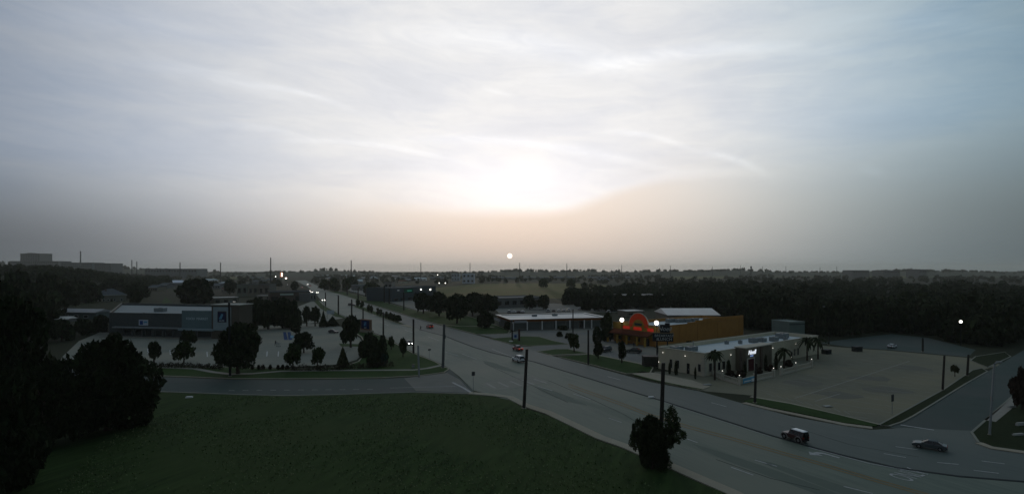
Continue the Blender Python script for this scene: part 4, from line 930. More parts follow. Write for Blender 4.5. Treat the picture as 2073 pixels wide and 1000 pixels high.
# ================================================================== POLES, LAMPS, SIGNS
def pole(u, vt, vb, wpx, label, m=None, name='utility_pole', cat='pole', group='utility poles along the road', lean=0, extra=None):
    p = G(u, vb); h = tall(vb, vt); r = max(.07, wpx * px(vb) / 2); o = thing(name, label, cat, (p.x, p.y, 0), 0, group)
    b = MB().tube((0, 0, -.1), (lean, 0, h), r * 1.08, r * .9, 9).build('shaft', m or WOODP, o, local=True)
    MB().tube((lean, 0, h - .02), (lean, 0, h + .08), r * .98, r * .6, 9).build('cap', BLACKM, o, local=True)
    MB().tube((0, 0, 0), (0, 0, .2), r * 1.7, r * 1.5, 10).build('footing', CONC, o, local=True)
    if extra: extra(o, h, r, lean)
    return o
def gearbox(o, h, r, lean):
    MB().tube((.45, 0, h * .68), (.45, 0, h * .68 + .9), .28, None, 10).build('transformer', M('pole_gear', (.09, .1, .1)), o, local=True)
    MB().box((.2, 0, h * .68 + .2), (.4, .1, .1)).build('bracket', BLACKM, o, local=True)
def armlamp(lit=False, d=1):
    def f(o, h, r, lean):
        MB().tube((lean, 0, h), (lean + d * .9, 0, h + .25), r * .6, r * .5, 6).build('arm', STEEL, o, local=True)
        b = MB().box((lean + d * 1.2, 0, h + .26), (.75, .34, .16)).build('lamp_head', STEEL, o, local=True)
        MB().box((lean + d * 1.2, 0, h + .165), (.5, .26, .03)).build('lens', LAMPB if lit else WHITEP, b, local=True)
    return f
pole(1060.5, 707, 827, 6.5, 'thick black pole at the road edge of the big near lawn', lean=.55)
pole(1337, 735, 925, 8.5, 'thick dark pole rising out of the large leafy bush', lean=.4)
pole(1528, 735, 816, 5, 'dark pole on the verge in front of the railing banner', lean=.25)
pole(837, 646, 716, 4, 'black pole at the lawn tip beside the car with a lit headlight')
pole(896.5, 657, 745, 5.5, 'grey pole with small transformer at the junction corner', M('grey_pole', (.12, .125, .12)), extra=gearbox, lean=.35)
pole(776, 632, 683, 3.2, 'black roadside pole just past the market monument sign')
pole(735, 624, 668, 2.6, 'thin pole right behind the market monument sign')
pole(712, 606, 650, 3, 'dark roadside pole between the white board and the monument sign')
pole(685, 598, 637, 3, 'tall dark pole with flared head beyond the white board', extra=armlamp(False, -1))
pole(659, 592, 620, 2.2, 'thin pole next to the twin lights by the road')
pole(1191, 668, 739, 4, 'dark pole on the lawn in front of the orange restaurant')
pole(1037, 655, 691, 3, 'thin black pole beside the small white shop sign')
pole(1160, 626, 676, 2.4, 'slender pole in front of the shop row roof')
pole(1908, 720, 790, 4, 'dark pole at the grass edge of the worn car park', group='poles round the worn car park', lean=.4)
pole(1958, 718, 761, 4, 'dark pole at the back corner of the worn car park', group='poles round the worn car park', lean=.3)
pole(1868, 684, 712, 3.5, 'black post between the two car parks', group='poles round the worn car park')
pole(1678, 678, 698, 2.5, 'short post behind the palms at the restaurant end', group='poles round the worn car park')
for u, vt, vb, lb in ((778, 578, 613, 'thick far pole near the pale shop tower'), (788, 583, 616, 'dark far pole right of the pale shop tower'), (817.5, 592, 629, 'dark pole at the near edge of the far car park'), (846, 614, 632, 'short post by the row of oaks'),
                      (740.5, 583, 601, 'pole in the far car park beside a dark tree'), (725, 584, 606, 'thin pole behind the planted median trees'), (703, 580, 598, 'thin far pole near the low grey shops')):
    pole(u, vt, vb, 2.4, lb, group='poles of the far car park')
pole(466, 612, 762, 4.5, 'tall black lamp post rising through the big round oak', BLACKM, 'street_lamp', 'street lamp', None, -.25, armlamp(True, 1))
pole(848.5, 700, 763, 3.6, 'pale grey steel post on the junction grass', STEEL, 'street_lamp', 'street lamp', None, -.25)
pole(2003, 736, 881, 4, 'tall pale lamp post at the corner of the side street', STEEL, 'street_lamp', 'street lamp', None, .75, armlamp(False, .6))
# twin-headed lit lamps down the road
def twin(u, v, vb, label, s=.34, sep=.9):
    p = G(u, vb); h = tall(vb, v); o = thing('street_lamp', label, 'street lamp', (p.x, p.y, 0), 0, 'lit lamps along the road'); MB().tube((0, 0, 0), (0, 0, h), .1, .07, 7).build('shaft', BLACKM, o, local=True)
    MB().box((0, 0, h), (sep, .08, .08)).build('arm', BLACKM, o, local=True)
    for k in (-1, 1): MB().ball((k * sep / 2, 0, h), s, 8, 6).build('lamp_head', LAMPW, o, local=True)
twin(655, 607.3, 634, 'twin lit lamp by the road beside two thin poles', .24, 1.3)
twin(642.5, 592, 611, 'twin lit lamp on the grass beside the far road', .24, 1.1)
def spot(u, v, vb, r, label, m=LAMPW):
    p = G(u, vb); h = tall(vb, v); o = thing('street_lamp', label, 'street lamp', (p.x, p.y, 0), 0, 'single lit lamps far off'); MB().tube((0, 0, 0), (0, 0, h - r), .12, .08, 6).build('shaft', BLACKM, o, local=True); MB().ball((0, 0, h), r, 8, 6).build('lamp_head', m, o, local=True)
spot(558, 560, 580, .6, 'white lit lamp left of the orange roadside sign')
spot(886, 556.5, 573, .6, 'white lit lamp high over the far shops before the pasture')
spot(889, 573, 580, .55, 'dim lit lamp at the corner of the pasture')
spot(901.5, 573, 580, .6, 'brightest lit lamp at the corner of the pasture')
spot(1945, 651, 700, .42, 'lone bright lamp glowing in the black woodland')
spot(178.5, 590, 606, .55, 'pale unlit-looking lamp among the trees left of the hip-roofed house', M('dim_lamp', (.7, .7, .65), None, 1, .5, (.8, .8, .72), .12))
spot(582, 576, 590, .55, 'pale round lamp before the dark clipped tree on the far road', M('dim_lamp', (.7, .7, .65)))
spot(1150, 573, 579, .45, 'faint white lamp at the far edge of the pasture', M('dim_lamp', (.7, .7, .65)))
# orange lit sign on posts
p = G(570, 582); h = tall(582, 556); o = thing('lit_sign', 'tall orange lit roadside sign with white panels', 'sign', (p.x, p.y, 0))
MB().tube((0, 0, 0), (0, 0, h - 3), .25, None, 8).build('post', BLACKM, o, local=True); MB().box((0, 0, h), (4.0, .6, 6.5)).build('panel', M('orange_glow', (.5, .15, .04), None, 1, .6, (1, .25, .06), .35), o, local=True)
for dz_ in (1.3, -1.6): MB().box((.5, -.34, h + dz_), (1.7, .1, 1.3)).build('lit_panel', LAMPW, o, local=True)
p = G(579, 582); h = tall(582, 563); o = thing('lit_sign', 'small lit white sign right of the orange roadside sign', 'sign', (p.x, p.y, 0))
MB().tube((0, 0, 0), (0, 0, h - .8), .2, None, 8).build('post', BLACKM, o, local=True); MB().box((0, 0, h), (2.2, .5, 1.3)).build('panel', LAMPW, o, local=True); MB().box((0, .06, h), (3.0, .42, 2.0)).build('frame', MAT['orange_glow'], o, local=True)

# transmission poles on the skyline
for u, vt, vb, w_, lb in ((267, 526, 566, 1.6, 'taller of the paired skyline pylons'), (277, 529, 566, 1.6, 'shorter of the paired skyline pylons'), (364.5, 531, 566, 2, 'transmission pole rising over the long skyline warehouse'), (446.5, 531.5, 572, 1.8, 'transmission pole above the little round trees near the pavilion'),
                          (548, 521.5, 578, 2.2, 'tallest transmission pole beside the orange lit sign'), (711, 527, 578, 1.9, 'transmission pole over the far side of the road'), (852, 532, 570, 1.5, 'transmission pole above the dark store with floodlights'), (951.5, 532, 568, 1.3, 'transmission pole in front of the square white office block'),
                          (1052, 532, 563, 1.3, 'transmission pole just past the setting sun'), (1147.5, 533, 562, 1.3, 'transmission pole over the middle of the pasture'), (1258.5, 536, 561, 1.1, 'transmission pole over the woodland start'), (1357.5, 537.5, 560, 1.0, 'thin transmission pole above the orange restaurant'), (1442, 539, 560, .9, 'thin transmission pole above the beige restaurant entry'),
                          (1499, 537, 560, .8, 'faint pole left of the small water tower'), (1544, 539, 560, .8, 'faint pole right of the small water tower'), (1591, 539, 560, .8, 'faint skyline pole over the sage-green shed'), (1660, 541, 560, .8, 'faint skyline pole above the restaurant palms'), (1694, 540, 560, .8, 'faint skyline pole before the skyline hall')):
    def arms(o, h, r, lean):
        for k in range(2): MB().box((0, 0, h * (.9 - .12 * k)), (2.6, .15, .15)).build('crossarm', BLACKM, o, local=True)
    pole(u, vt, vb, w_, lb, M('pylon_grey', (.07, .07, .07)), 'transmission_pole', 'pole', 'transmission poles on the skyline', 0, arms)
p = up(163, 531, 1950); q = H - (510 - HOR) / F * 1950; o = thing('chimney_mast', 'thin pale mast standing above the hillside apartment block', 'mast', (p.x, 1950, p.z - 12)); MB().tube((p.x, 1950, p.z - 12), (p.x, 1950, q), 2.3, 1.7, 8).build('shaft', M('mast_grey', (.2, .2, .2)), o); MB().tube((p.x, 1950, q), (p.x, 1950, q + 3), 2.1, 1.0, 8).build('top', BLACKM, o)
p = up(1520.5, 548, 1500); o = thing('water_tower', 'small funnel-topped water tower on the skyline over the woodland', 'water tower', (p.x, 1500, 0)); zt_ = H - (539 - HOR) / F * 1500
MB().tube((p.x, 1500, 0), (p.x, 1500, zt_ - 6), 1.4, None, 8).build('stem', M('tower_grey', (.10, .10, .10)), o); MB().tube((p.x, 1500, zt_ - 6), (p.x, 1500, zt_), 1.6, 2.6, 10).build('tank', MAT['tower_grey'], o)

# market monument sign
a, b = Vector(P2(732, 672)), Vector(P2(751, 674.5)); w = Wall(a, b); c = w.pt(w.L / 2, 0); hm_ = tall(673, 646)
o = thing('monument_sign', 'brick-framed monument sign with blue emblem panel by the road', 'sign', (c.x, c.y, 0))
q = MB(); w.box(q, -.9, w.L + .9, 0, 1.1, .6, .6); q.build('stone_base', M('sign_stone', (.28, .25, .20), (.22, .2, .16), 2, .9), o)
q = MB(); w.box(q, 0, w.L, 1.1, hm_, .42, .42); q.build('surround', M('sign_brick', (.22, .13, .085), (.18, .105, .07), 2, .9), o)
q = MB(); w.box(q, .45, w.L - .45, 1.6, hm_ - .4, .47, .0); em = q.build('panel', NAVY, o)
zc = (1.6 + hm_ - .4) / 2 + .25; tm = w.L / 2
q = MB(); w.box(q, tm - 1.0, tm + 1.0, zc - .85, zc + .95, .49, -.47); q.build('blue_field', SIGNB, em)
for k in range(4):
    o_ = k * .26; wpoly(w, [(tm - .9 + o_ * .8, zc - .7), (tm - .68 + o_ * .8, zc - .7), (tm + .15 + o_ * .35, zc + .8 - o_ * .25), (tm - .06 + o_ * .35, zc + .8 - o_ * .25)], .49, .52).build('emblem_stripe', SKYB, em)
text('lettering', 'ALDI', M('pale_letters', (.55, .66, .68)), em, w.pt(tm, 2.0, .49), .7, w.trz, .02)
# black double-deck roadside sign of the beige restaurant
c = G(1340, 721); o = thing('pole_sign', 'black two-tier roadside sign with white lettering before the orange restaurant', 'sign', (c.x, c.y, 0)); Y_ = c.y
a, b = up(1321, 690, Y_ + .8), up(1363, 686, Y_ - .4); w = Wall((a.x, a.y), (b.x, b.y)); sp_ = (b.z - a.z) / w.L
zl = lambda v: H - (v - HOR) / F * Y_
q = MB(); w.box(q, 0, w.L, zl(691), zl(674.5), .3, .3); lo = q.build('lower_panel', M('sign_black', (.018, .022, .026)), o)
q = MB(); w.box(q, -.2, w.L + .1, zl(674.3), zl(673.2), .36, .36); q.build('shelf_trim', M('brass_trim', (.22, .17, .10)), o)
q = MB(); w.box(q, w.t(1336), w.t(1356), zl(673), zl(657), .3, .3); w.box(q, w.t(1346), w.t(1356), zl(657), zl(654), .3, .3); hi = q.build('upper_panel', MAT['sign_black'], o)
lm = M('sign_letters', (.42, .46, .46), None, 2, .7)
text('lettering', 'BREAKFAST', lm, lo, w.pt(w.L * .56, zl(679.5), .32), 1.05, w.trz, .02); text('lettering', '&', lm, lo, w.pt(w.L * .24, zl(686.5), .32), 1.15, w.trz, .02); text('lettering', 'LUNCH', lm, lo, w.pt(w.L * .60, zl(686.5), .32), 1.15, w.trz, .02)
text('lettering', 'Noell', lm, hi, w.pt(w.t(1345), zl(665.5), .32), 1.7, w.trz, .02, .25)
for t in (.22, .72): q = w.pt(w.L * t, 0, 0); MB().tube((q.x, q.y, 0), (q.x, q.y, zl(691)), .2, None, 8).build('post', BLACKM, o)
# small signs
def board(u, vt, vm, vb, wpx, label, m, name='roadside_sign', two=False, prnt=None, group=None, rz=0.0):
    c = G(u, vb); s = px(vb); o = thing(name, label, 'sign', (c.x, c.y, 0), rz, group); zt_, zm_ = tall(vb, vt), tall(vb, vm); w_ = wpx * s
    for x in ((-w_ * .4, w_ * .4) if two else (0,)): MB().tube((x, 0, 0), (x, 0, zt_), .05, None, 6).build('post', STEEL if not two else WOODP, o, local=True)
    pn = MB().box((0, -.08, (zt_ + zm_) / 2), (w_, .06, zt_ - zm_)).build('panel', m, o, local=True)
    if prnt: MB().box((0, -.115, (zt_ + zm_) / 2), (w_ * .45, .01, (zt_ - zm_) * .5)).build('print', prnt, pn, local=True)
    return o
board(1043.5, 675, 685.5, 691, 11, 'white shop sign with small blue mark on the verge', M('soft_white_sign', (.42, .47, .52)), prnt=SIGNB, two=True)
board(669, 628, 635.5, 645, 15, 'plain white board beside the exit of the far lot', M('soft_white_sign', (.42, .47, .52)), two=True)
board(958, 752, 760, 797, 7, 'thin dark-backed traffic sign at the junction stop line', M('sign_back', (.07, .075, .075)), 'traffic_sign', rz=.4)
board(1806, 798, 812, 838, 9, 'dark street sign at the corner of the worn car park', M('sign_back', (.07, .075, .075)), 'traffic_sign', rz=.5)
board(2007, 802, 811, 842, 7, 'orange warning sign beside the tall pale lamp post', M('amber_sign', (.40, .14, .02)), 'traffic_sign', rz=.3)
board(869, 706, 709, 727, 7, 'low forked signpost on the kerb near the junction', M('sign_back', (.07, .075, .075)), 'traffic_sign', rz=.9)
c = G(1051, 690); o = thing('signpost_column', 'slim reddish brick pillar beside the white shop sign', 'pillar', (c.x, c.y, 0)); MB().box((0, 0, 2.0), (.7, .7, 4.0)).build('shaft', M('pillar_brick', (.10, .05, .04)), o, local=True); MB().box((0, 0, 4.1), (.9, .9, .25)).build('cap', BRICKD, o, local=True)
# dumpsters, cabinets and litter
def bin_(u, v, l, d, h, label, m, rz=.3, name='dumpster', cat='dumpster'):
    c = G(u, v); o = thing(name, label, cat, (c.x, c.y, .02), rz); MB().box((0, 0, h * .48), (l, d, h * .92)).build('body', m, o, local=True)
    MB().box((0, 0, h * .97), (l + .12, d + .12, .1)).build('lid', BLACKM, o, local=True)
    for x in (-l * .3, l * .3): MB().box((x, -d / 2 - .04, h * .5), (.12, .08, h * .8)).build('rib', m, o, local=True)
bin_(1735, 711, 2.6, 1.6, 1.5, 'dark dumpster at the back edge of the worn car park', M('dark_bin', (.025, .03, .03)))
bin_(1318, 741, 4.2, 2.4, 2.7, 'dark bin enclosure with flat lid beside the beige restaurant', M('enclosure', (.05, .05, .042)), .0, 'bin_enclosure', 'enclosure')
bin_(1673, 716, 2.2, 1.8, 1.3, 'dark bin at the far end of the beige restaurant', M('dark_bin', (.025, .03, .03)), .5, 'bin', 'bin')
bin_(836.5, 745, .7, .5, .9, 'small pale utility cabinet on the junction grass', M('cabinet', (.3, .31, .28)), .2, 'utility_cabinet', 'cabinet')
def slab(u, v, l, d, h, label, m=WHITEP, rz=.2, name='concrete_block'):
    c = G(u, v); o = thing(name, label, 'block', (c.x, c.y, .02 if v < 780 else .1), rz); MB().prism([(-l / 2, -d / 2), (l / 2, -d / 2), (l / 2, d / 2), (-l / 2, d / 2)], 0, h * .7).build('base', m, o, local=True); MB().prism([(-l * .42, -d * .38), (l * .42, -d * .38), (l * .42, d * .38), (-l * .42, d * .38)], h * .7, h).build('top', m, o, local=True)
slab(1318, 805.5, 1.1, .5, .25, 'small white block lying on the dark strip between carriageways')
slab(1034.5, 692, 1.3, .6, .45, 'pale low block on the verge under the thin black pole')
slab(383, 806, 1.2, .6, .3, 'pale slab on the near lawn beside the cross street')
slab(1432, 780, 1.8, .8, .25, 'pale slab on the pavement at the restaurant corner', M('soft_slab', (.36, .37, .34)))
slab(1675, 823, 1.5, 1.0, .12, 'pale cover plate at the front of the worn car park', M('soft_slab', (.36, .37, .34)))
slab(2048, 826, 1.4, .35, .4, 'pale kerb block on the dark corner lawn', M('soft_slab', (.36, .37, .34)))
slab(2066, 862, 1.6, .4, .5, 'pale bench-like block at the edge of the dark corner lawn', M('soft_slab', (.36, .37, .34)))
slab(2062, 882, 2.0, .4, .3, 'long pale kerb piece low on the dark corner lawn', M('soft_slab', (.36, .37, .34)))
slab(945, 700, 1.0, .4, .3, 'dark debris block in the road centre', BLACKM) if False else None

# ================================================================== VEHICLES
def loft(sections):
    """closed skin through equal-length point rings"""
    b = MB(); n = len(sections[0])
    for s in sections: b.v += s
    for j in range(len(sections) - 1):
        for k in range(n): b.f.append((j * n + k, j * n + (k + 1) % n, (j + 1) * n + (k + 1) % n, (j + 1) * n + k))
    b.f.append(tuple(range(n - 1, -1, -1))); e = (len(sections) - 1) * n; b.f.append(tuple(range(e, e + n))); return b
CARS = {
 'sedan': dict(L=4.5, W=1.78, body=[(-2.2, .35), (-2.25, .62), (-2.2, .88), (-1.7, .97), (-.9, .95), (.85, .92), (1.9, .80), (2.2, .66), (2.25, .45), (2.15, .28), (-2.1, .26)],
               cab=[(-1.75, .93), (-1.05, 1.36), (.15, 1.40), (1.05, .90)], wx=(-1.35, 1.38), wr=.32, pil=(-.35,)),
 'suv': dict(L=4.5, W=1.85, body=[(-2.2, .4), (-2.25, .7), (-2.2, 1.02), (-1.5, 1.06), (.85, 1.04), (1.95, .95), (2.22, .78), (2.25, .5), (2.15, .34), (-2.1, .32)],
             cab=[(-2.12, 1.03), (-1.85, 1.62), (.25, 1.68), (1.1, 1.02)], wx=(-1.35, 1.4), wr=.36, pil=(-1.2, -.3)),
 'pickup': dict(L=5.2, W=1.9, body=[(-2.5, .45), (-2.55, .75), (-2.5, 1.08), (-.6, 1.08), (.95, 1.08), (2.2, 1.0), (2.5, .8), (2.52, .5), (2.4, .38), (-2.4, .36)],
             cab=[(-.75, 1.06), (-.55, 1.72), (.5, 1.74), (1.25, 1.05)], wx=(-1.6, 1.65), wr=.4, pil=(-.1,)),
 'jeep': dict(L=4.1, W=1.75, body=[(-1.95, .5), (-2.0, .75), (-1.98, 1.12), (-.5, 1.13), (.55, 1.12), (1.75, 1.06), (1.85, .85), (1.88, .6), (1.8, .45), (-1.9, .43)],
             cab=[(-1.95, 1.12), (-1.9, 1.82), (.25, 1.84), (.6, 1.11)], wx=(-1.25, 1.3), wr=.42, pil=(-1.25, -.25)),
}
def car(kind, paint, u, v, head, label, name='car', cat='car', scale=1.0, roofm=None, lights=None, group=None, tail=False):
    k = CARS[kind]; p = G(u, v); h2 = Vector(P2(*head[1])) - Vector(P2(*head[0])); rz = math.atan2(h2.y, h2.x)
    o = thing(name, label, cat, (p.x, p.y, .06), rz, group); o.scale = (scale,) * 3; W2 = k['W'] / 2; body = k['body']; cx_ = sum(q[0] for q in body) / len(body); cz = .65
    def ring(y, s): return [(cx_ + (x - cx_) * (1 - (1 - s) * .35), y, cz + (z - cz) * s) for x, z in body]
    loft([ring(-W2, .80), ring(-W2 + .06, .95), ring(-W2 + .2, 1), ring(W2 - .2, 1), ring(W2 - .06, .95), ring(W2, .80)]).build('body', paint, o, local=True)
    c = k['cab']; zb, zt_ = c[0][1], max(q[1] for q in c)
    def cr(sgn, ins): return [(x, sgn * (W2 - .10 - ins - .22 * (z - zb) / (zt_ - zb)), z) for x, z in c]
    g = loft([cr(-1, 0), cr(1, 0)]); g.build('windows', GLASS, o, local=True)
    top = [q for q in c if q[1] > zb + .3]; x0, x1 = min(q[0] for q in top), max(q[0] for q in top); yw = W2 - .10 - .22
    r = MB(); r.v += [(x0 - .05, -yw - .03, top[0][1] - .02), (x1 + .05, -yw - .03, top[-1][1] - .02), (x1 + .05, yw + .03, top[-1][1] - .02), (x0 - .05, yw + .03, top[0][1] - .02), (x0 + .1, -yw + .12, zt_ + .06), (x1 - .12, -yw + .12, zt_ + .06), (x1 - .12, yw - .12, zt_ + .06), (x0 + .1, yw - .12, zt_ + .06)]
    r.f += [(4, 5, 6, 7), (0, 1, 5, 4), (1, 2, 6, 5), (2, 3, 7, 6), (3, 0, 4, 7), (3, 2, 1, 0)]; r.build('roof', roofm or paint, o, local=True)
    pl = MB()
    for sg in (-1, 1):
        for (xa, za), (xb, zb2) in ((c[0], c[1]), (c[-1], c[-2])): pl.tube((xa, sg * (W2 - .09), za), (xb, sg * (yw + .01), zb2), .045, .04, 5)
        for xx in k['pil']: pl.tube((xx, sg * (W2 - .09), zb), (xx, sg * (yw + .01), zt_ - .02), .045, .04, 5)
    pl.build('pillars', roofm if kind == 'jeep' and False else paint, o, local=True)
    for xx in k['wx']:
        for sg in (-1, 1):
            t = MB().tube((xx, sg * (W2 - .2), k['wr']), (xx, sg * (W2 + .02), k['wr']), k['wr'], None, 14).build('wheel', RUBBER, o, local=True); MB().tube((xx, sg * (W2 + .0), k['wr']), (xx, sg * (W2 + .035), k['wr']), k['wr'] * .62, k['wr'] * .55, 10).build('rim', RIM, t, local=True)
            a = MB(); fr_ = k['wr'] + (.16 if kind == 'jeep' else .08)
            for q in range(8):
                a0, a1 = PI * q / 8, PI * (q + 1) / 8
                a.tube((xx + fr_ * math.cos(a0), sg * (W2 + .02), k['wr'] + fr_ * math.sin(a0)), (xx + fr_ * math.cos(a1), sg * (W2 + .02), k['wr'] + fr_ * math.sin(a1)), .08 if kind == 'jeep' else .03, None, 5)
            a.build('fender', M('fender_grey', (.22, .22, .21)) if kind == 'jeep' else paint, o, local=True)
    xf = max(q[0] for q in body); xr = min(q[0] for q in body); zl_ = body[-3][1] + .08 if kind != 'jeep' else .85
    for sg in (-1, 1):
        MB().ball((xf - .06, sg * (W2 - .32), .68 if kind == 'sedan' else .84), .2 if lights else .13, 8, 6, .5, 1.2, .8).build('headlight', lights or HEADO, o, local=True)
        MB().box((xr + .02, sg * (W2 - .3), .78 if kind == 'sedan' else .9), (.1, .34, .2)).build('taillight', TAILON if tail else TAIL, o, local=True)
    MB().box((xf - .05, 0, .42), (.16, W2 * 1.7, .2)).build('bumper', BLACKM, o, local=True); MB().box((xr + .05, 0, .42), (.16, W2 * 1.7, .2)).build('bumper', BLACKM, o, local=True)
    if kind == 'jeep': sw = MB().tube((xr - .02, .1, 1.05), (xr - .22, .1, 1.05), .4, None, 14).build('spare_wheel', RUBBER, o, local=True)
    else:
        for sg in (-1, 1): MB().box((c[-1][0] - .25, sg * (W2 + .06), zb + .08), (.14, .18, .13)).build('mirror', paint, o, local=True)
    return o
def CP(name, c): return M(name, c, tuple(k * .9 for k in c), 3, .35, spec=.5)
WHITEC, REDC, MAROON, GREYC, DARKC, SILV, NAVYC = CP('white_car_paint', (.62, .64, .64)), CP('red_car_paint', (.28, .035, .02)), CP('maroon_car_paint', (.05, .014, .016)), CP('grey_car_paint', (.062, .078, .08)), CP('dark_car_paint', (.022, .024, .028)), CP('silver_car_paint', (.42, .44, .45)), CP('navy_car_paint', (.03, .04, .08))
RH = ((1000, 714), (900, 679))
car('suv', WHITEC, 1049.5, 732, ((1090, 741), (1010, 716)), 'white SUV driving away beside the black lawn pole', 'car', 'car', 1.05, group='cars on the main road')
car('pickup', REDC, 1048, 709.5, ((1089, 719), (1010, 697)), 'dark red pickup with pale roof beside the white SUV', 'car', 'car', .88, WHITEP, tail=True, group='cars on the main road')
car('suv', REDC, 870, 664, ((900, 669), (840, 653)), 'red SUV driving away past the crossing pedestrian', 'car', 'car', 1.0, M('tan_roof', (.35, .22, .16)), tail=True, group='cars on the main road')
car('sedan', DARKC, 828, 698, ((780, 677), (870, 719)), 'dark car with lit headlights coming past the lawn tip', 'car', 'car', 1.0, lights=HEADL, group='cars on the main road')
car('jeep', MAROON, 1609, 891, ((1660, 903), (1560, 872)), 'boxy maroon off-roader with white hardtop and grey fenders', 'car', 'car', .90, CP('hardtop_white', (.82, .84, .84)), group='cars on the main road')
car('sedan', GREYC, 1882, 908, ((1940, 916), (1820, 896)), 'grey-green sedan at the mouth of the side street', 'car', 'car', .86, M('pale_grey_roof', (.13, .155, .16)), group='cars on the main road')
car('sedan', WHITEC, 1806, 704, ((1790, 706), (1822, 699)), 'white sedan alone on the dark back lot', 'car', 'car', .9)
car('suv', DARKC, 1226, 712, ((1240, 708), (1212, 713)), 'black SUV parked at the awning corner of the orange restaurant', 'car', 'car', 1.0, group='cars parked at the orange restaurant')
car('sedan', M('greenish_car_paint', (.05, .06, .055)), 1283, 714, ((1300, 715), (1266, 713)), 'dark green sedan parked before the orange restaurant entrance', 'car', 'car', 1.05, group='cars parked at the orange restaurant')
car('sedan', DARKC, 675, 674, ((660, 673), (690, 675)), 'dark sedan parked at the edge of the market lot', 'car', 'car', .95)
for i, (u, v, pm, kd) in enumerate(((1031, 634, SILV, 'suv'), (1041, 633.5, WHITEC, 'sedan'), (1050, 633.5, DARKC, 'sedan'), (1058, 633, WHITEC, 'sedan'), (1110, 631.5, SILV, 'suv'), (1121, 631, DARKC, 'sedan'), (1131, 631, WHITEC, 'sedan'), (1141, 630.5, SILV, 'sedan'), (1151, 630.5, WHITEC, 'suv'), (1173, 627, SILV, 'sedan'), (1232, 634, WHITEC, 'suv'))):
    nm = {'silver_car_paint': 'silver', 'white_car_paint': 'white', 'dark_car_paint': 'black'}[pm.name]
    car(kd, pm, u, v, ((1040, 634), (1046, 628)), ['silver SUV at the near end of the car row behind the shop roof', 'white sedan second along the car row behind the shop roof', 'black sedan in the car row behind the shop roof', 'white sedan at the far end of the first car row behind the shop roof',
        'silver SUV starting the second car row behind the shop roof', 'black sedan in the second car row behind the shop roof', 'white sedan in the middle of the second car row', 'silver sedan in the second car row near the slender pole', 'white SUV closing the second car row by the slender pole', 'silver sedan apart under the woodland edge', 'white van-like SUV between shop row and woodland'][i], 'parked_car', 'car', 1.05, group='cars parked behind the shop row')
for i, (u, v, pm, lb) in enumerate(((712, 591, WHITEC, 'white sedan at the front of the far car park'), (722, 592.5, SILV, 'silver sedan near the front of the far car park'), (738, 591, DARKC, 'dark sedan in the far car park'), (748, 593, WHITEC, 'white sedan beside a dark one in the far car park'), (757, 594, REDC, 'red car in the far car park'), (766, 596, SILV, 'silver car before the pale shop tower'), (772, 602, WHITEC, 'white car nearest the pale shop tower'), (829, 608, NAVYC, 'navy car under the green store sign'), (764, 607, WHITEC, 'white vehicle parked on the far verge'), (712, 619, DARKC, 'dark car beside the planted median'))):
    car('sedan' if i % 3 else 'suv', pm, u, v, ((700, 590), (716, 590)) if i % 2 else ((700, 590), (705, 585)), lb, 'parked_car', 'car', 1.1, group='cars in the far car park')
# oncoming cars with headlights down the far road
for u, v, lb in ((626, 590.5, 'nearest oncoming car with bright headlights on the far road'), (631, 593, 'second oncoming car close behind bright headlights on the far road'), (611, 583, 'oncoming car with faint pinkish lights on the far road'), (623, 577, 'tiny oncoming car near the far end of the road')):
    car('suv', DARKC, u, v, ((606, 577), (636, 597)), lb, 'car', 'car', 1.3, lights=HEADL if 'faint' not in lb else M('pink_lamp', (.8, .5, .45), None, 1, .4, (1, .6, .55), 1.2), group='oncoming cars far down the road')
car('sedan', REDC, 628, 579.5, ((636, 583), (616, 573)), 'far reddish car driving away down the road', 'car', 'car', 1.4, tail=True)
car('suv', DARKC, 645, 583.5, ((660, 588), (630, 577)), 'far dark car driving away down the road', 'car', 'car', 1.3)

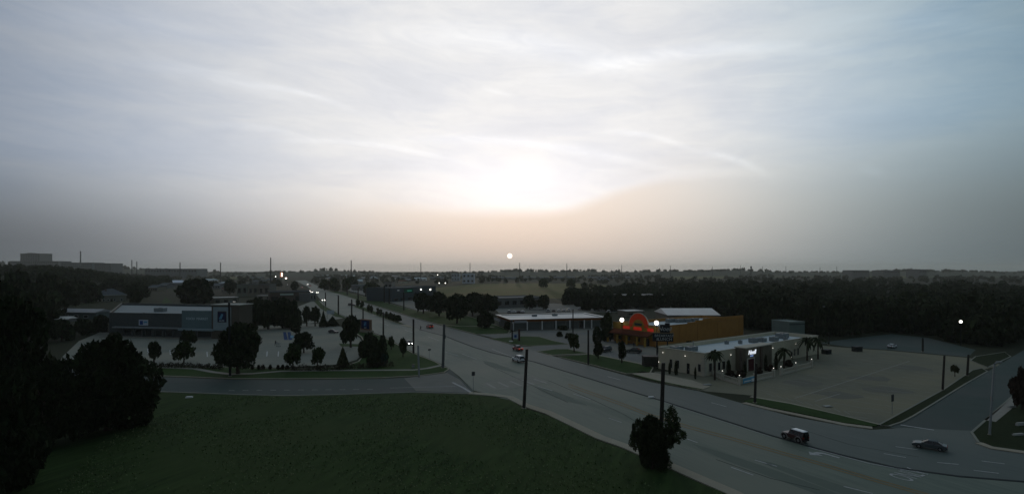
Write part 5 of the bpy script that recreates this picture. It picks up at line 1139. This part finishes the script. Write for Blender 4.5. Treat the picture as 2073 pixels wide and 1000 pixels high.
# ================================================================== PEOPLE
def person(label, u, v, rz, legs, arms, cloth, trousers, hair=(.02, .015, .012), skin=(.25, .14, .10), ht=1.75):
    """one skinned body: legs/arms give forward swing in metres"""
    c = G(u, v); o_ = None; V, E, Rd = [], [], []
    def add(p, r, par=None): V.append(p); Rd.append(r); i = len(V) - 1; (E.append((par, i)) if par is not None else None); return i
    pel = add((0, 0, .95), .14); wai = add((0, 0, 1.12), .125, pel); che = add((0, .0, 1.32), .15, wai); nek = add((0, 0, 1.50), .06, che); chin = add((.02, 0, 1.58), .075, nek); hed = add((.02, 0, 1.68), .10, chin); add((0, 0, 1.77), .06, hed)
    for sg, lg, ar in ((1, legs[0], arms[0]), (-1, legs[1], arms[1])):
        hp = add((0, sg * .10, .90), .10, pel); kn = add((lg * .6 + .05, sg * .11, .50), .065, hp); an = add((lg, sg * .11, .09), .045, kn); add((lg + .17, sg * .12, .04), .04, an)
        shd = add((0, sg * .19, 1.42), .065, che); elb = add((ar * .35 - .03, sg * .24, 1.15), .045, shd); wr = add((ar, sg * .22, 1.0 if ar > .2 else .90), .03, elb); pa = add((ar + .06, sg * .22, .97 if ar > .2 else .82), .035, wr)
        for q in range(4): add((ar + .13 - abs(q - 1.5) * .01, sg * (.20 + .018 * (q - 1.5)), .95 if ar > .2 else .74), .010, pa)
        add((ar + .08, sg * .17, .95 if ar > .2 else .78), .011, pa)
    me = bpy.data.meshes.new('person'); me.from_pydata(V, E, []); o_ = bpy.data.objects.new('person', me); col.objects.link(o_)
    sk = o_.modifiers.new('skin', 'SKIN'); 
    import bmesh
    b = bmesh.new(); b.from_mesh(me); lay = b.verts.layers.skin.verify(); b.verts.ensure_lookup_table()
    for i, r in enumerate(Rd): b.verts[i][lay].radius = (r, r)
    b.verts[0][lay].use_root = True; b.to_mesh(me); b.free()
    ss = o_.modifiers.new('smooth', 'SUBSURF'); ss.levels = ss.render_levels = 1
    m = bpy.data.materials.new('person_clothes'); m.use_nodes = True; t = m.node_tree; tc = t.nodes.new('ShaderNodeTexCoord'); sx = t.nodes.new('ShaderNodeSeparateXYZ'); t.links.new(tc.outputs['Object'], sx.inputs[0])
    rp = t.nodes.new('ShaderNodeValToRGB'); rp.color_ramp.interpolation = 'CONSTANT'; e = rp.color_ramp.elements
    dv = t.nodes.new('ShaderNodeMath'); dv.operation = 'DIVIDE'; dv.inputs[1].default_value = 2.0; t.links.new(sx.outputs[2], dv.inputs[0]); t.links.new(dv.outputs[0], rp.inputs[0])
    e[0].position = 0; e[0].color = (.02, .02, .02, 1); e[1].position = .05; e[1].color = (*trousers, 1)
    for ps, cc in ((.50, cloth), (.765, skin), (.86, hair)): x = e.new(ps); x.color = (*cc, 1)
    t.links.new(rp.outputs[0], t.nodes['Principled BSDF'].inputs['Base Color']); t.nodes['Principled BSDF'].inputs['Roughness'].default_value = .9; me.materials.append(m)
    o_.location = (c.x, c.y, .05); o_.rotation_euler = (0, 0, rz); s = ht / 1.8; o_.scale = (s, s, s); tag(o_, label, 'person')
    ORG[o_] = Matrix.Identity(4)
    return o_
person('person in dark clothes walking across the road near the red SUV', 851.5, 668.5, 2.6, (.26, -.26), (-.18, .18), (.02, .022, .025), (.025, .025, .03), ht=1.95)
person('person in dark clothes pushing a shopping cart across the market lot', 557.5, 700, -.35, (.2, -.2), (.42, .42), (.02, .025, .03), (.03, .03, .035), ht=1.9)
person('person in black standing at the orange restaurant entrance', 1283, 703, -1.5, (.05, -.05), (.03, .03), (.015, .015, .018), (.02, .02, .025), ht=1.75)
# shopping cart
c = G(563.5, 701.5); o = thing('shopping_cart', 'wire shopping cart pushed across the market lot', 'shopping cart', (c.x, c.y, .03), -.35); o.scale = (1.35,) * 3
cb_ = MB()
for z, x0, x1, y0 in ((.95, -.45, .5, .28), (.55, -.38, .42, .22)):
    for a, b in (((x0, -y0), (x1, -y0)), ((x1, -y0), (x1, y0)), ((x1, y0), (x0, y0)), ((x0, y0), (x0, -y0))): cb_.tube((*a, z), (*b, z), .022, None, 5)
for k in range(8):
    t = k / 7
    for sg in (-1, 1): cb_.tube((-.38 + .8 * t, sg * .22, .55), (-.45 + .95 * t, sg * .28, .95), .014, None, 4)
cb_.build('basket', STEEL, o, local=True)
MB().tube((-.55, -.28, 1.02), (-.55, .28, 1.02), .03, None, 6).build('handle', BLACKM, o, local=True)
fr_ = MB()
for sg in (-1, 1): fr_.tube((-.5, sg * .26, 1.0), (-.38, sg * .24, .15), .025, None, 5); fr_.tube((-.38, sg * .24, .15), (.45, sg * .2, .15), .025, None, 5); fr_.tube((.45, sg * .2, .15), (.42, sg * .2, .55), .02, None, 5)
fr_.build('frame', STEEL, o, local=True)
for x in (-.36, .42):
    for sg in (-1, 1): MB().tube((x, sg * .22 - .02, .07), (x, sg * .22 + .02, .07), .07, None, 10).build('wheel', RUBBER, o, local=True)

# ================================================================== TREES AND PLANTS
GM = 'trees of the market car park'
tree(297, 327, 690, 736, 'round small tree left of a bushy red-tinged one in the market lot', 'round', LEAFD, GM)
tree(252, 278, 688, 734, 'narrow conical tree in the market lot', 'cone', LEAFD, GM, cb=.1)
tree(350, 394, 693, 735, 'bushy low tree in front of the market facade', 'wide', LEAF, GM)
tree(364, 400, 668, 704, 'dark small tree nearer the market wall', 'round', LEAFD, GM)
tree(212, 248, 672, 706, 'dark small tree at the market corner', 'round', LEAFD, GM)
tree(431, 533, 653, 757, 'big dome-shaped oak with several trunks before the market tower', 'wide', LEAFD, None, cb=.16, n=4600, leaf=.062)
tree(573, 614, 697, 748, 'round tree with visible trunk at the hedge, nearest the two stall lines', 'round', LEAF, GM)
tree(589, 641, 673, 714, 'broad dark tree in the middle of the market lot', 'wide', LEAFD, GM)
tree(627, 659, 702, 745, 'round tree at the hedge beside the broad dark one', 'round', LEAF, GM)
tree(682, 706, 702, 744, 'pale slender conical sapling at the hedge', 'cone', LEAFO, GM, cb=.12)
tree(587, 612, 648, 680, 'dark upright tree by the blue disabled bays', 'round', LEAFD, GM)
tree(688, 732, 642, 703, 'tall dark tree on the planter bed beside the monument sign', 'round', LEAFD, GM, cb=.2, n=1800, leaf=.12)
tree(708, 738, 646, 664, 'dark tree tucked behind the monument sign', 'round', LEAFD, GM)
tree(702, 722, 634, 668, 'pointed tree peeking over the dark tree by the monument sign', 'cone', LEAF, GM)
tree(806, 826, 686, 723, 'small round-headed tree with thin trunk on the corner lawn', 'round', LEAFD, GM)
tree(784, 800, 680, 708, 'little loose tree on the corner lawn by the kerb', 'loose', LEAF, GM)
tree(611, 631, 621, 660, 'first of the two twin-trunk oaks at the lot entrance', 'wide', LEAFD, GM)
tree(626, 650, 622, 660, 'second of the two twin-trunk oaks at the lot entrance', 'wide', LEAFD, GM)
tree(646, 663, 630, 662, 'slim cypress-like tree at the lot entrance', 'cone', LEAFD, GM, cb=.06)
tree(660, 686, 640, 660, 'low conical evergreen at the lot entrance', 'cone', LEAFD, GM, cb=.06)
for i, (u0, u1, vt, vb) in enumerate(((486, 532, 612, 668), (520, 566, 608, 666), (548, 596, 610, 664), (572, 612, 614, 666), (500, 548, 606, 650), (545, 600, 603, 648))):
    tree(u0, u1, vt, vb, 'dense black-green tree in the grove beside the market', 'round', LEAFD, 'grove beside the market', n=1600, leaf=.13, cb=.08)
tree(356, 432, 566, 620, 'large rounded dark tree behind the market roof', 'wide', LEAFD, None, cb=.08, n=1800, leaf=.12)
tree(452, 479, 568, 596, 'rounded dark tree between the pavilion and the tan blocks', 'round', LEAFD, None, cb=.15)
tree(586, 606, 570, 590, 'dark clipped tree above the diner roof', 'wide', LEAFD, None, cb=.1)
# hedges of the market lot: many small bushes planted in a row
def hedge(name, pts, h, w, label, m=HEDGE, step=.9):
    P = [Vector(P2(*q)) for q in pts]; Vl, Fl, off = [], [], 0; r = np.random.default_rng(int(h * 100) + len(pts)); C = []
    for a, b in zip(P[:-1], P[1:]):
        n = max(1, int((b - a).length / step))
        for k in range(n):
            c = a + (b - a) * ((k + r.uniform(-.2, .2)) / n); hh = h * r.uniform(.8, 1.15); pts_ = crown_points('bush', 90, r)
            C.append(np.stack([pts_[:, 0] * w * .6 + c.x, pts_[:, 1] * w * .6 + c.y, pts_[:, 2] * hh], 1))
    V, Fq = leaf_quads(np.concatenate(C), .17, r); o = bpy.data.objects.new(name, np_mesh(name, V, Fq, m)); col.objects.link(o); return tag(o, label, 'hedge')
hedge('hedge', [(268, 744), (400, 746), (455, 749)], 1.5, 1.7, 'brownish hedge between the market lot and the footpath, behind the near bush')
hedge('hedge', [(590, 751), (660, 751), (730, 747), (797, 743)], 1.7, 1.9, 'dark reddish hedge under the round trees at the market lot edge')
for i, u in enumerate((511, 524, 533, 547, 563, 572, 581)):
    bush(u - 5, u + 5, 738, 748, 'small clipped shrub in the gap of the market hedge', HEDGE, 'clipped shrubs in the hedge gap', n=220, leaf=.22)
for i, (u0, u1, vt, vb, lb) in enumerate(((728, 766, 676, 714, 'tall dark shrub just below the monument sign'), (752, 792, 690, 738, 'big dark shrub at the end of the reddish hedge'), (738, 776, 702, 742, 'dark shrub closing the market lot corner'), (764, 784, 680, 712, 'upright dark shrub near the roadside kerb'), (720, 752, 690, 724, 'dense shrub along the curved lot edge'))):
    bush(u0, u1, vt, vb, lb, LEAFD, 'shrubs round the market sign', n=900, leaf=.14)
bush(760, 786, 712, 740, 'blue-green low shrub inside the corner planting', M('bluish_foliage', (.028, .05, .036), (.02, .036, .026), .6, .9, spec=.1, island=.4), 'shrubs round the market sign')
# near bush at the road edge, with loose sprays on top
tree(1274, 1366, 842, 950, 'large leafy bush-like tree at the road edge with a pole in it', 'bush', LEAFD, None, cb=.0, n=8500, leaf=.043, thick=.8)
def spray(u0, u1, vt, vb, parent_label, vbase=948):
    c = G((u0 + u1) / 2, vbase); s = px(vbase); r = np.random.default_rng(int(u0)); C = crown_points('loose', 1500, r); w = (u1 - u0) * s / 2; zb, zt_ = (vbase - vb) * s, (vbase - vt) * s
    C = np.stack([C[:, 0] * w + c.x, C[:, 1] * w + c.y, zb + C[:, 2] * (zt_ - zb)], 1); V, Fq = leaf_quads(C, .12, r); return np_mesh('crown_spray', V, Fq, LEAF)
root = [o for o in col.objects if o.get('label', '').startswith('large leafy bush-like')][0]; root.rotation_euler = (0, 0, 0)
for a in ((1332, 1386, 815, 880), (1338, 1394, 850, 900), (1290, 1346, 838, 890), (1300, 1372, 900, 962), (1268, 1310, 870, 915)):
    o = bpy.data.objects.new('crown_spray', spray(*a, '')); col.objects.link(o); o.parent = root; o.matrix_parent_inverse = Matrix.Translation(root.location).inverted()
# dark trees at the lawn's left edge; the lowest added to blacken the corner
for u0, u1, vt, vb, lb, n in ((118, 318, 688, 872, 'huge dark tree at the edge of the lawn hiding the cross street', 7000), (15, 178, 738, 905, 'dark tree below the market driveway at the lawn edge', 4500), (-130, 100, 620, 905, 'tall black tree mass at the picture border beside the driveway', 6000), (-150, 90, 760, 1010, 'added black tree darkening the border low on the lawn', 6000)):
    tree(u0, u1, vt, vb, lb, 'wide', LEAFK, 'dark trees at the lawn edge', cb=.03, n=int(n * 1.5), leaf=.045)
# oaks across the road
for u0, u1, vt, vb, lb in ((834, 880, 594, 634, 'first dark oak of the row beyond the road, beside the store'), (864, 914, 593, 640, 'second dark oak of the row beyond the road'), (898, 952, 596, 655, 'oak with a thick visible trunk in the row beyond the road'), (930, 984, 594, 640, 'fourth dark oak of the row beyond the road'), (962, 1016, 597, 636, 'last dark oak of the row before the shop row')):
    tree(u0, u1, vt, vb, lb, 'wide', LEAFD, 'row of oaks beyond the road', cb=.18, n=1800, leaf=.10)
tree(961, 1001, 629, 664, 'lower twin-stemmed tree at the end of the shop row', 'round', LEAFD, None, cb=.12, n=1500, leaf=.12)
tree(1019, 1035, 650, 672, 'small dark tree against the shop row corner', 'round', LEAFD, None)
tree(1055, 1090, 598, 626, 'dark tree left of a pair by the grey warehouse', 'round', LEAFD, None, cb=.1); tree(1084, 1116, 597, 626, 'dark tree right of a pair by the grey warehouse', 'round', LEAFD, None, cb=.1)
tree(1148, 1177, 674, 713, 'leafy street tree on the small grass island', 'round', LEAF, 'street trees by the orange restaurant')
tree(1199, 1223, 693, 726, 'low round street tree beside the black parked SUV', 'round', LEAFD, 'street trees by the orange restaurant')
tree(1249, 1269, 692, 735, 'upright street tree in front of the arched orange facade', 'round', LEAFD, 'street trees by the orange restaurant')
tree(1199, 1219, 662, 698, 'columnar tree at the near corner of the orange restaurant', 'column', LEAFD, 'street trees by the orange restaurant', cb=.08)
tree(1214, 1244, 636, 690, 'tall dark tree between the shop row and the orange restaurant', 'round', LEAFD, None, cb=.06, n=1500, leaf=.12)
for u0, u1, vt, vb, lb in ((1128, 1152, 658, 668, 'flat-topped dark shrub before the shop windows'), (1124, 1142, 671, 681, 'dark shrub at the edge of the shop lot'), (1142, 1162, 674, 685, 'second dark shrub in the shop lot island'), (1386, 1407, 690, 700, 'dark shrub between the beige and orange walls')):
    bush(u0, u1, vt, vb, lb, LEAFD, 'shrubs of the shop lot')
# planted median
for i, (u, v, w_) in enumerate(((724, 621, 5), (733, 624, 5), (746, 632, 4), (752, 634, 4), (765, 639, 4), (771, 641, 4), (782, 646, 4), (790, 648, 6), (797, 651, 6), (806, 653, 8))):
    tree(u - w_, u + w_, v - 15, v, 'little tree planted on the median strip', 'round', LEAFO if 1 < i < 6 else LEAF, 'little trees on the median', cb=.2, n=350, leaf=.2)
# palms and cypresses at the beige restaurant
def palm(u, vt, vb, wpx, label):
    p = G(u, vb); h = tall(vb, vt); rr_ = wpx * px(vb) / 2; o = thing('palm_tree', label, 'palm tree', (p.x, p.y, 0), u, 'palms along the beige restaurant'); hs = h - rr_ * .55
    b = MB()
    for k in range(6): b.tube((0, 0, hs * k / 6 - (.1 if k == 0 else 0)), (0, 0, hs * (k + 1) / 6), .24 - .01 * k, .2 - .01 * k, 8)
    b.build('trunk', BARK, o, local=True); r = random.Random(int(u))
    for k in range(24):
        a = k * 2.4; el0 = r.uniform(-.5, 1.2); f = MB(); L = rr_ * r.uniform(.9, 1.15); P = []
        for j in range(6):
            t = j / 5; dd = L * t; zz = hs + math.sin(el0) * dd - .75 * L * t * t; xx = math.cos(el0) * dd + .1; P.append(Vector((math.cos(a) * xx, math.sin(a) * xx, zz)))
        sd = Vector((-math.sin(a), math.cos(a), 0))
        for j in range(5):
            w0, w1_ = .32 * math.sin(PI * (j + .3) / 5.6), .32 * math.sin(PI * (j + 1.3) / 5.6)
            for sg in (-1, 1): f.quad(P[j], P[j + 1], P[j + 1] + sd * sg * w1_ + Vector((0, 0, -.14)), P[j] + sd * sg * w0 + Vector((0, 0, -.14)))
        f.build('frond', LEAFD, o, local=True)
palm(1447, 702, 769, 38, 'fan palm at the front corner of the beige restaurant'); palm(1587, 699, 745, 36, 'palm midway along the railing of the beige restaurant')
palm(1634, 676, 730, 38, 'first of two palms at the far end of the beige restaurant'); palm(1656, 677, 727, 38, 'last palm past the end of the beige restaurant')
for u, w_, vt, vb, lb in ((1355.5, 5, 736, 757, 'thin cypress under the first front window'), (1368.5, 7, 733, 759, 'thicker cypress beside the front windows'), (1407.5, 4.5, 745, 767, 'lone cypress in front of the quoined corner'), (1475, 9, 731, 756, 'dark cypress beside the entry block'), (1509, 5, 738, 760, 'slim cypress by the maroon door'), (1550, 6, 722, 750, 'cypress just past the entry block'), (1571, 7, 717, 748, 'cypress behind the railing gap')):
    tree(u - w_ / 2, u + w_ / 2, vt, vb, lb, 'column', LEAFD, 'cypresses along the beige restaurant', cb=.03, n=500, leaf=.22, name='cypress')
for u0, u1, vt, vb, lb in ((1466, 1490, 749, 763, 'reddish flower bed shrub left of the entry'), (1486, 1512, 750, 766, 'reddish shrub behind the railing corner'), (1526, 1545, 742, 757, 'reddish shrub right of the entry'), (1548, 1568, 738, 751, 'dark shrub behind the railing near the gap'), (1586, 1606, 728, 742, 'dark shrub behind the far railing')):
    bush(u0, u1, vt, vb, lb, LEAFR, 'entry planting of the beige restaurant')
tree(1924, 1942, 739, 762, 'small pale sapling at the edge of the worn car park', 'loose', LEAFO, None, cb=.4, n=300, leaf=.2)
tree(2050, 2090, 745, 830, 'dark reddish tree at the picture border beyond the side street', 'round', LEAFR, None, cb=.15, n=2500, leaf=.1)
tree(1088, 1112, 564, 582, 'low round tree alone at the far side of the pasture', 'wide', LEAF, None, cb=.03); tree(1142, 1170, 565, 581, 'wide dark bush-like tree at the far side of the pasture', 'wide', LEAF, None, cb=.03)
for i, (u0, u1, vt, vb, lb) in enumerate(((646, 668, 566, 588, 'dark roadside tree at the far bend of the road'), (664, 690, 566, 590, 'tree behind the far verge of the road'), (690, 712, 566, 590, 'tree at the corner of the far car park'), (735, 756, 572, 596, 'dark tree inside the far car park'), (750, 770, 574, 592, 'olive tree before the low grey shops'), (700, 726, 562, 582, 'tree under the transmission pole beyond the road'))):
    tree(u0, u1, vt, vb, lb, 'round', LEAFO if i in (1, 4) else LEAF, 'trees around the far car park', cb=.12, n=600, leaf=.18)

# woodland on the right: the edge as single trees, the depth as one mass
EDGE = [(1150, 618), (1190, 628), (1235, 634), (1275, 626), (1310, 624), (1350, 628), (1400, 634), (1470, 642), (1520, 668), (1560, 672), (1600, 676), (1650, 684), (1700, 680), (1745, 676), (1800, 672), (1850, 676), (1900, 684), (1950, 696), (2000, 700), (2050, 694), (2110, 682)]
rs_ = random.Random(3)
for i, ((u, v), (u2, v2)) in enumerate(zip(EDGE[:-1], EDGE[1:])):
    for t in (.0, .5):
        uu, vv = u + (u2 - u) * t, v + (v2 - v) * t - rs_.uniform(0, 5); hh = rs_.uniform(9, 14) if uu > 1480 else rs_.uniform(8, 10.5); wp = rs_.uniform(9, 13) / px(vv)
        tree(uu - wp / 2, uu + wp / 2, vv - hh / px(vv), vv, 'dark leafy tree in the black woodland behind the restaurants', 'round', LEAFD, 'woodland edge trees', cb=.04, n=1000, leaf=.15)
pts = []
eu = [q[0] for q in EDGE]; ev = [q[1] for q in EDGE]
for i in range(2400):
    u = rs_.uniform(1150, 2420); vf = np.interp(u, eu, ev) - 4; vb_ = 577 + 13 * max(0, (1500 - u) / 350) + (6 if u > 1860 else 0) + 4 * math.sin(u * .031) + 3 * math.sin(u * .083)
    v = vb_ + (vf - vb_) * rs_.random() ** 1.7; p = G(u, v)
    kk = (.55 + .45 * min(1, max(0, (u - 1150) / 250))) * (.8 + .35 * math.sin(p.x * .05) * math.sin(p.y * .04)); pts.append((p.x, p.y, rs_.uniform(3.5, 8) * (.6 + .4 * kk), rs_.uniform(6.5, 13.5) * kk, 0)) if rs_.random() < kk + .25 else None
pts = [q for q in pts if not (1660 < CX + F * q[0] / q[1] < 1698 and q[1] < 275)]
pts = [q for q in pts if not (1240 < CX + F * q[0] / q[1] < 1370 and 190 < q[1] < 420)]
WOODM = M('woodland_leaf', (0.0215, 0.0344, 0.0133), (0.0151, 0.0254, 0.0096), .03, .95, spec=.05, island=.38, big=(.02, (0.0301, 0.0410, 0.0178)))
wood('woodland', pts, 'dark mass of trees filling the land behind the restaurants', 'woodland', WOODM, 120, .24)
pts = []
for i in range(1900):
    u = rs_.uniform(-650, 345); vf = np.interp(u, [-650, 0, 95, 110, 200, 260, 345], [720, 700, 668, 628, 600, 596, 580]); v = 566 + (vf - 566) * rs_.random() ** 1.5; p = G(u, v)
    if 180 < u < 275 and v > 588: continue
    pts.append((p.x, p.y, rs_.uniform(4.5, 8.5), rs_.uniform(9, 15), slope(p.x, p.y)))
wood('woodland', pts, 'dark mass of trees covering the slope left of the market', 'woodland', WOODM, 120, .24)
for u0, u1, vt, vb in ((-20, 60, 590, 700), (40, 110, 600, 690), (60, 130, 560, 634), (100, 160, 566, 626), (140, 200, 572, 616), (0, 70, 556, 650), (205, 262, 566, 600), (250, 300, 572, 606), (-60, 20, 560, 720), (185, 222, 640, 672), (150, 195, 648, 678), (100, 150, 648, 690), (258, 290, 582, 616)):
    tree(u0, u1, vt, vb, 'dark leafy tree in the wood beside the long shed', 'round', LEAFD, 'wood edge trees by the long shed', cb=.04, n=1200, leaf=.13)
# suburban trees scattered to the horizon
pts = []
roadp = Q(*([(590, 558), (590, 566)] + LE[:6] + RE[:6][::-1] + [(640, 560), (610, 552)])); fld = [Q((880, 590), (940, 573), (1190, 572), (1240, 578), (1190, 590), (1150, 606), (1000, 603), (890, 610)), Q((1870, 563), (2300, 563), (2300, 552.5), (1880, 552.5)), Q((1320, 567), (1475, 565), (1505, 558), (1365, 558)), Q((1555, 562), (1705, 561), (1725, 556), (1575, 556)), Q((1725, 566), (1845, 564), (1855, 558), (1740, 558)), Q((995, 563), (1185, 562), (1205, 557), (1005, 557)), Q((690, 583), (745, 575), (800, 582), (895, 600), (920, 640), (790, 640), (700, 606))]
roadp += []
for i in range(3800):
    u = rs_.uniform(-500, 2600); v = 553.5 + 30 * rs_.random() ** 2.0; p = G(u, v)
    if v > 575 and u > 620: continue
    if any(inside((p.x, p.y), f) for f in fld + [roadp]): continue
    if 560 < u < 650 and abs(u - (600 + (v - 572) * 1.7)) < 14 + (v - 553): continue
    if 905 < u < 968 and v > 566: continue
    if 325 < u < 400 and v > 570: continue
    k = 1 if p.y < 1400 else 1.5; pts.append((p.x, p.y, rs_.uniform(3.5, 6.5) * k, rs_.uniform(5, 10.5), 0))
wood('distant_trees', pts, 'hazy scatter of trees reaching to the horizon', 'trees', M('far_foliage', (.052, .056, .030), (.036, .042, .022), .02, .95, spec=.1, island=.4), 42, .42)
pts = []
for i in range(1100):
    x = rs_.uniform(-4600, 4600); y = rs_.uniform(2450, 2750); q = .5 + .5 * math.sin(x * .013 + 2 * math.sin(x * .0041)); pts.append((x, y, rs_.uniform(6, 13), rs_.uniform(4, 8) + 9 * q * rs_.random(), ridge(x * 2600.0 / y) * .97))
wood('skyline_trees', pts, 'thin line of far trees along the skyline', 'trees', MAT['far_foliage'], 30, .5)

# houses and roofs among the far trees
far_roofs = [(300, 590, 18, 'tan'), (322, 584, 16, 'grey'), (425, 585, 20, 'grey'), (410, 572, 22, 'white'), (505, 566, 24, 'grey'), (540, 571, 20, 'tan'), (640, 563, 20, 'grey'), (690, 561, 26, 'white'), (745, 562, 22, 'grey'), (800, 566, 30, 'tan'), (838, 568, 24, 'white'), (870, 566, 28, 'grey'), (995, 566, 60, 'grey'), (1060, 566, 50, 'tan'), (1120, 565, 46, 'grey'), (1190, 566, 40, 'tan'), (1240, 564, 36, 'grey'), (1210, 571, 24, 'grey')]
wm_ = {'tan': TAN, 'grey': GREYW, 'white': WHITEP}; ords = ['pavilion', 'hip-roofed house', 'round tree', 'pavilion trees', 'transmission pole', 'orange sign', 'far road end', 'road bend trees', 'low grey shops', 'pale shop tower', 'store floodlights', 'lamp-lit shops', 'white office block', 'setting sun', 'far pasture trees', 'pasture end', 'woodland start', 'far pasture edge']
lbs = ['tan far house between the hip-roofed house and the pavilion', 'grey far house left of the pavilion', 'grey far house right of the large rounded tree', 'white-walled far hall beyond the large rounded tree', 'grey far hall beside the tallest transmission pole', 'tan far hall under the tallest transmission pole', 'grey far hall at the very end of the road', 'white-walled far hall right of the road end', 'grey far hall beyond the low grey shops', 'tan far hall beyond the pale shop tower', 'white-walled far store above the dark store', 'grey far store under the high white lamp', 'long grey far hall right of the white office block', 'long tan far hall under the setting sun', 'long grey far hall right of the setting sun', 'tan far hall behind the wide bush at the pasture', 'grey far hall where the woodland starts', 'grey barn at the end of the pasture']
for (u, v, w_, kd), lb in zip(far_roofs, lbs):
    s = px(v); o, w = gable('far_house' if 'house' in lb else 'far_hall', lb, 'building', P2(u, v), P2(u + w_, v), 14 + w_ * .2, 5.0, 2.5, wm_[kd], SLATE if kd != 'white' else MEMB, group='roofs among the far trees')
    for k in range(4): window(o, w, w.L * (k + .3) / 4, w.L * (k + .7) / 4, 1.2, 3.4, wm_[kd])

rf = random.Random(77)
for k in range(46):
    u, v = (rf.uniform(270, 560), rf.uniform(562, 592)) if k % 3 else (rf.uniform(640, 860), rf.uniform(560, 574))
    if 325 < u < 435 or (480 < u and v > 576): continue
    w_ = rf.uniform(8, 18); o, w = gable('far_house', 'small pale-roofed building among the far trees beside the road', 'building', P2(u, v), P2(u + w_, v + rf.uniform(-.3, .3)), 10, rf.uniform(3.5, 5), rf.uniform(1.5, 2.6), rf.choice((TAN, GREYW, BEIGE)), rf.choice((MEMB, MEMB, SLATE, MAT['pale_metal'], TILE)), rf.random() < .4, 'small far buildings')
    for q in range(2): window(o, w, w.L * (q + .3) / 2, w.L * (q + .7) / 2, 1.0, 2.6, WHITEP)
# rough grass tufts over the near lawn
r = np.random.default_rng(21); lawn_poly = Q((330, 800), (575, 805), (838, 799), (950, 802), (1028, 813), (1061, 831), (1160, 871), (1265, 917), (1355, 956), (1460, 1001), (1500, 1060), (60, 1060), (200, 900)); C = []
xs = r.uniform(-60, 40, 42000); yy = r.uniform(52, 118, 42000)
for x, y in zip(xs, yy):
    if inside((x, y), lawn_poly): C.append((x, y, .13 + .07))
C = np.array(C); clump = np.sin(C[:, 0] * .31 + 1.3 * np.sin(C[:, 1] * .17)) + np.sin(C[:, 1] * .23 + C[:, 0] * .11)
C = C[clump + r.uniform(-1.2, 1.2, len(C)) > -.4]
V, Fq = leaf_quads(C, .12, r); o = bpy.data.objects.new('grass', np_mesh('grass', V, Fq, M('tuft', (0.0953, 0.1318, 0.0553), (0.0740, 0.1053, 0.0437), .3, .95, spec=.1, island=.5, big=(.06, (0.1355, 0.1491, 0.0751))))); col.objects.link(o); tag(o, 'rough grass tufts over the big near lawn', 'grass', kind='stuff')

# ================================================================== HAZE
hz = MB().box((0, 4000, 50), (17990, 9980, 104)).build('haze', M('haze_air', (1, 1, 1)))
hz['kind'] = 'stuff'; hz['label'] = 'thin dusty evening haze over the whole town'; hz['category'] = 'haze'
hmat = hz.data.materials[0]; t = hmat.node_tree; t.nodes.clear(); ov = t.nodes.new('ShaderNodeOutputMaterial'); pv = t.nodes.new('ShaderNodeVolumePrincipled')
pv.inputs['Color'].default_value = (.86, .91, .85, 1); pv.inputs['Density'].default_value = .00008; pv.inputs['Anisotropy'].default_value = .3
t.links.new(pv.outputs[0], ov.inputs['Volume'])
